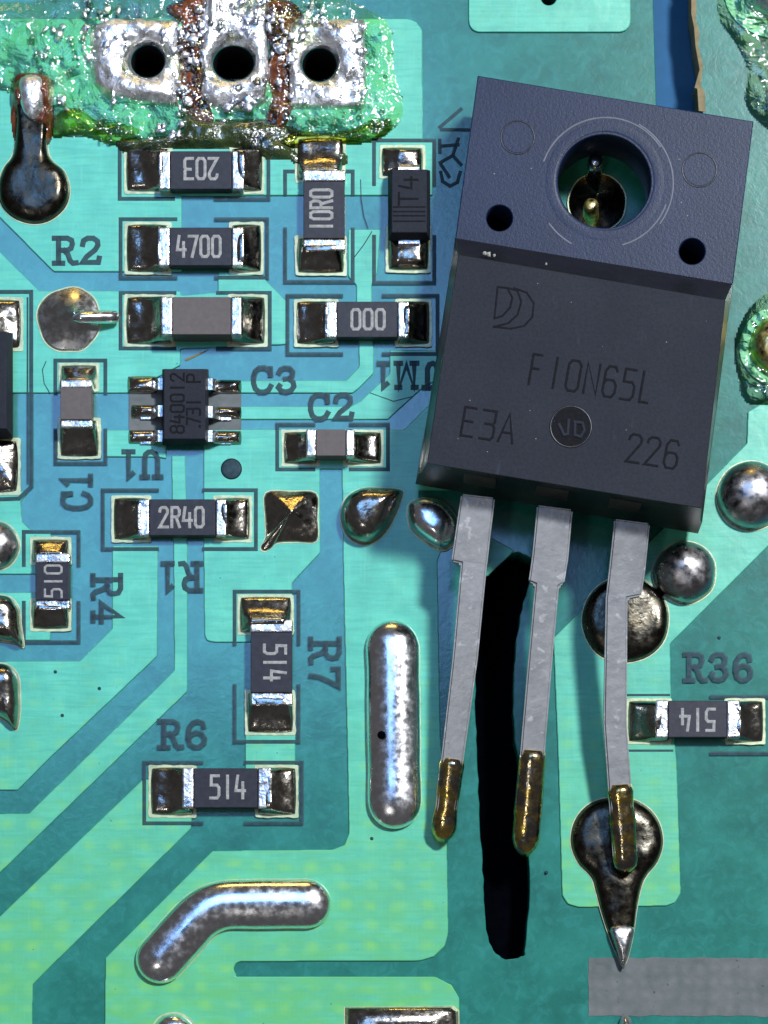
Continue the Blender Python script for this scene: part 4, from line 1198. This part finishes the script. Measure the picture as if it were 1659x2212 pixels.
M['glint_flake'] = mat_solder('glint_metal', (0.95, 0.96, 1.0), 0.34, 0.3, 2.0, (0.6, 0.62, 0.85), 0.6)  # metal flakes stand in for white highlights
glints(BR[:-3] + BR[1:2] * 2 + BR[7:8] * 2 + BR[3:6], 330, 12)

# ------------------------------------------------------------------ transistor
T = thing('power_transistor', P(1250, 640, 3).xy.to_3d(), 'large dark three-legged power transistor with mounting hole marked F10N65L', 'transistor')
ZB, ZT_, ZL, ZTOP = 0.95, 3.35, 3.0, 5.35
tabc = [(1032, 163), (1628, 262), (1580, 640), (980, 540)]
def PW(x, y, z): return P(x, y, z)
def Pxy(x, y, z): return tuple(P(x, y, z)[:2])
def circ_at(cx, cy, r, z, n=48):
    c = P(cx, cy, z); k = (CAMH - z) / CAMH * S
    return [(c.x + r * k * math.cos(2 * math.pi * i / n), c.y + r * k * math.sin(2 * math.pi * i / n)) for i in range(n)]
plate('tab', [[Pxy(x, y, ZT_) for x, y in tabc], circ_at(1305, 392, 101, ZT_, 64), circ_at(1079, 471, 28, ZT_, 28), circ_at(1495, 543, 28, ZT_, 28)], ZB, ZT_, 'tab', T, 0.035)
for cx, cy, r in ((1118, 297, 36), (1511, 367, 37)):
    c = P(cx, cy, ZT_); k = (CAMH - ZT_) / CAMH * S
    o_ = circ_at(cx, cy, r, ZT_, 36); 
    strokes_mesh('ejector_ring', [[Vector((x, y, ZT_ + .002)) for x, y in o_] + [Vector((*o_[0], ZT_ + .002))]], 3.2 * k, .012, 'epoxy_dk', T)
    plate('ejector_mark', [circ_at(cx, cy, r - 3, ZT_, 36)], ZT_ - .02, ZT_ + .014, 'tab', T, .006)
# moulded rim round the mounting hole
rv = []; rf = []
nn = 72
for rad, z in ((101, -.04), (103, -.002), (110, .003), (125, .004), (128, .001)):
    for (x, y) in circ_at(1306, 391, rad, ZT_, nn): rv.append((x, y, ZT_ + z))
for k in range(4):
    for i in range(nn):
        a = k * nn + i; b = k * nn + (i + 1) % nn
        rf.append((a, a + nn, b + nn, b))
mesh_obj('hole_rim', rv, rf, 'tab', T, True)
for a0, a1, rd in ((200, 330, 142), (-60, 40, 146), (20, 75, 138), (120, 150, 150)):
    k = (CAMH - ZT_) / CAMH * S; c = P(1308, 396, ZT_)
    strokes_mesh('scuff', [[Vector((c.x + rd * k * math.cos(math.radians(-a)), c.y + rd * k * math.sin(math.radians(-a)), ZT_ + .001)) for a in range(a0, a1, 6)]], 4.5 * k, .010, basic('scuffed_epoxy', (.10, .11, .15), .5), T)
for cx, cy in ((1079, 471), (1495, 543)):
    lp = circ_at(cx, cy, 29, ZT_, 28)
    plate('pin_hole_dark', [lp], ZB + .1, ZB + .6, 'black', T, 0)  # black disc stands in for the shade inside the hole
# body: bottom, parting plane, shoulder and top
def quad(a, b, c, d, z): return [P(*a, z), P(*b, z), P(*c, z), P(*d, z)]
topq = [P(922, 1001, ZTOP), P(1516, 1098, ZTOP), P(1567, 649, ZTOP), P(990, 550, ZTOP)]
up3 = [P(983, 514, ZT_), P(1583, 613, ZT_)]
def lerp_out(q, d, z):
    cx = sum(v.x for v in q) / 4; cy = sum(v.y for v in q) / 4
    return [Vector((v.x + (v.x - cx) * d, v.y + (v.y - cy) * d, z)) for v in q]
lowL, lowR = P(897, 1046, ZB), P(1508, 1153, ZB)
uL, uR = Vector((up3[0].x, up3[0].y, 0)), Vector((up3[1].x, up3[1].y, 0))
midL = lowL.lerp(topq[0], .45); midR = lowR.lerp(topq[1], .45)
e = (midL - midR).normalized() * .08
ring0 = [Vector((lowL.x, lowL.y, ZB)), Vector((lowR.x, lowR.y, ZB)), Vector((uR.x - .06, uR.y, ZB)), Vector((uL.x + .06, uL.y, ZB))]
ring1 = [Vector((midL.x, midL.y, ZL)) + e, Vector((midR.x, midR.y, ZL)) - e, Vector((uR.x, uR.y, ZL)), Vector((uL.x, uL.y, ZL))]
ring2 = [midL.lerp(topq[0], .1) * 1, midR.lerp(topq[1], .1) * 1, uR.copy(), uL.copy()]
for v in ring2: v.z = ZT_ + .01
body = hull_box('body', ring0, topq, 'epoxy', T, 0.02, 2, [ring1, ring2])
# polished end, side and shoulder faces, their shade painted as a darker base
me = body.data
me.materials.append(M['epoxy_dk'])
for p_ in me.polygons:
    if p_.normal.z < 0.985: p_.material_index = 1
# lettering burnt into the top face
def btext(s, cx, cy, w, h, sw=5.6):
    k = (CAMH - ZTOP) / CAMH * S
    c = P(cx, cy, ZTOP); c.z = ZTOP + .002
    strokes_mesh('marking', text_lines(s, c, w * k, h * k, -9.0, slant=0.02), sw * k, .005, 'ink_dk', T)
btext('F10N65L', 1278, 818, 270, 66)
btext('E3A', 1054, 918, 116, 62)
btext('226', 1410, 975, 112, 60)
k5 = (CAMH - ZTOP) / CAMH * S
def tl(pts): return [Vector((*Pxy(x, y, ZTOP), ZTOP + .002)) for x, y in pts]
logo = [tl([(1068, 688), (1075, 620), (1096, 622), (1107, 643), (1102, 664), (1086, 682), (1068, 688)]),
        tl([(1096, 622), (1118, 628), (1126, 652), (1118, 680), (1098, 698), (1066, 706)]),
        tl([(1110, 622), (1138, 632), (1153, 655), (1150, 685), (1132, 704), (1104, 710), (1066, 706)])]
strokes_mesh('logo', logo, 4.2 * k5, .005, 'ink_dk', T)
# moulded round seal with two letters
rc = circ_at(1233, 922, 44, ZTOP, 40)
strokes_mesh('seal_ring', [[Vector((x, y, ZTOP + .003)) for x, y in rc + [rc[0]]]], 5 * k5, .02, 'epoxy_dk', T)
plate('seal', [circ_at(1233, 922, 41, ZTOP, 36)], ZTOP - .02, ZTOP + .008, 'ink_dk', T, .004)
strokes_mesh('seal_letters', [[Vector((*Pxy(x, y, ZTOP), ZTOP + .02)) for x, y in l] for l in
    ([(1208, 918), (1218, 940), (1226, 938), (1228, 908)], [(1242, 912), (1241, 940), (1254, 944), (1262, 930), (1258, 914), (1242, 912)])], 8 * k5, .03, 'epoxy', T)
# collars over the leads on the end face
for (x0, x1, yl, yr) in ((1003, 1072, 1024, 1037), (1160, 1230, 1051, 1063), (1318, 1386, 1078, 1090)):
    a, b = P(x0, yl, 4.6), P(x1, yr, 4.6)
    d = Vector((0.16, -1, 0)).normalized()
    A = lambda p, z, o: Vector((p.x, p.y, z)) + d * o
    hull_box('collar', [A(a, 3.35, .06), A(b, 3.35, .06), A(b, 3.35, -.5), A(a, 3.35, -.5)],
             [A(a, 4.62, -.02), A(b, 4.62, -.02), A(b, 4.62, -.5), A(a, 4.62, -.5)], 'brown', T, .02)

# three leads: measured left/right edges with the height falling to the board
def lead(rows, tin_from):
    """rows: (xl, xr, yl, yr, z)"""
    th = 0.42
    def build(rs, name, mat, parent, grow=0.0, cap=False):
        verts = []; faces = []
        for (xl, xr, yl, yr, z) in rs:
            a, b = P(xl - grow, yl, z), P(xr + grow, yr, z)
            g = grow * S * .6
            verts += [Vector((a.x, a.y, z + g)), Vector((b.x, b.y, z + g)), Vector((b.x, b.y, z - th - g)), Vector((a.x, a.y, z - th - g))]
        n = len(rs)
        for i in range(n - 1):
            q = i * 4
            for k in range(4): faces.append((q + k, q + (k + 1) % 4, q + 4 + (k + 1) % 4, q + 4 + k))
        faces += [(0, 3, 2, 1), tuple((n - 1) * 4 + k for k in (0, 1, 2, 3))]
        bm = bmesh.new()
        vv = [bm.verts.new(v) for v in verts]
        for f in faces: bm.faces.new([vv[i] for i in f])
        bmesh.ops.recalc_face_normals(bm, faces=bm.faces)
        sharp = [e_ for e_ in bm.edges if len(e_.link_faces) == 2 and e_.calc_face_angle(0) > .6]
        bmesh.ops.bevel(bm, geom=sharp, offset=.07, segments=3, affect='EDGES', clamp_overlap=True)
        return bm_obj(name, bm, mat, parent)
    cut = tuple(rows[-2][k] + (rows[-1][k] - rows[-2][k]) * .93 for k in range(5))
    ld = build(rows[:-1] + [cut], 'lead', 'lead', T)
    # solder left on the tip
    r0 = tin_from
    tip = rows[-1]; prev = rows[-2]
    path = []
    N = 12
    for i in range(N + 1):
        t = r0 + (1.03 - r0) * i / N
        xl, xr, yl, yr, z = (prev[k] + (tip[k] - prev[k]) * t for k in range(5))
        c = P((xl + xr) / 2, (yl + yr) / 2, z - .2); w = (xr - xl) / 2 * S
        f = 1.0 if 0 < i < N - 1 else (.86 if i < N else .35)
        path.append((c, (w + .05) * f * (1 + .12 * noise.noise(Vector((t * 8, xl * .1, 0))))))
    sweep('solder_tip', path, M['solder_tip'], ld, 14, .74)
M['solder_tip'] = mat_solder('solder_tip_warm_glint', (0.24, 0.22, 0.19), .18, .6, 1.1, (.95, .64, .09), .9, 0.0)  # gold streaks paint warm reflections onto the tip solder
lead([(996, 1069, 1066, 1074, 3.55), (994, 1068, 1082, 1088, 3.50), (984, 1060, 1150, 1154, 3.25), (975, 1053, 1212, 1216, 3.02), (996, 1052, 1216, 1220, 3.0), (978, 1032, 1420, 1424, 2.3), (934, 978, 1806, 1808, 0.78)], .56)
lead([(1160, 1238, 1090, 1100, 3.55), (1159, 1236, 1108, 1114, 3.50), (1150, 1228, 1200, 1204, 3.15), (1142, 1219, 1256, 1260, 2.95), (1156, 1208, 1262, 1266, 2.93), (1140, 1192, 1440, 1442, 2.25), (1106, 1160, 1836, 1838, 0.78)], .45)
lead([(1327, 1405, 1120, 1130, 3.55), (1326, 1403, 1138, 1144, 3.50), (1316, 1394, 1230, 1234, 3.1), (1310, 1386, 1284, 1286, 2.9), (1309, 1356, 1290, 1292, 2.88), (1304, 1354, 1560, 1562, 1.95), (1326, 1378, 1876, 1878, 0.95)], .42)

# what shows through the mounting hole: a joint with a cut pin and two wires
joint('dark solder joint seen through the transistor mounting hole', circle(1290, 440, 62, 36, .05, 21), (1288, 430), .6, concave, 'solder_dull', seed=21)
for lab, a, b in (('silver pin end seen through the mounting hole, upper one', (1285, 362, 1.0), (1287, 345, 1.4)), ('brass pin end seen through the mounting hole, lower one', (1278, 470, .7), (1277, 440, 1.5))):
    t = thing('cut_pin', P(a[0], a[1]).xy.to_3d(), lab, 'pin', 'cut pins')
    p0, p1 = P(*a), P(*b)
    p0.z = .05
    sweep('pin', [(p0, .30), (p0.lerp(p1, .6), .28), (p0.lerp(p1, .93), .26), (p1, .14)], 'solder_hi' if 'silver' in lab else 'brass', t)

# crumbs and dust lying on the transistor
rnd = random.Random(8)
def crumb(x, y, z, r, name='crumb', mat='dust'):
    c = P(x, y, z); k = S * r
    vs = []; n = 7
    for j in range(n):
        a = 2 * math.pi * j / n; q = k * rnd.uniform(.6, 1.1)
        vs.append((c.x + q * math.cos(a), c.y + q * math.sin(a), z))
    vs.append((c.x, c.y, z + k * .7))
    mesh_obj(name, vs, [(j, (j + 1) % n, n) for j in range(n)], mat, T)
M['dust'] = basic('pale_dust', (.42, .42, .38), .8, spec=.2)
for x, y, r in ((1055, 549, 6), (1047, 547, 5), (1068, 551, 4), (1180, 570, 3)): crumb(x, y, ZTOP, r)
for i in range(12):
    u_, v_ = rnd.random(), rnd.random()
    crumb(1000 + 540 * u_ - 55 * v_, 580 + 400 * v_ + 90 * u_, ZTOP, rnd.uniform(.7, 1.5))
for i in range(10):
    u_, v_ = rnd.random(), rnd.random()
    x, y = 1040 + 560 * u_ - 40 * v_, 185 + 300 * v_ + 90 * u_
    if math.hypot(x - 1305, y - 392) > 150: crumb(x, y, ZT_, rnd.uniform(.7, 1.6))
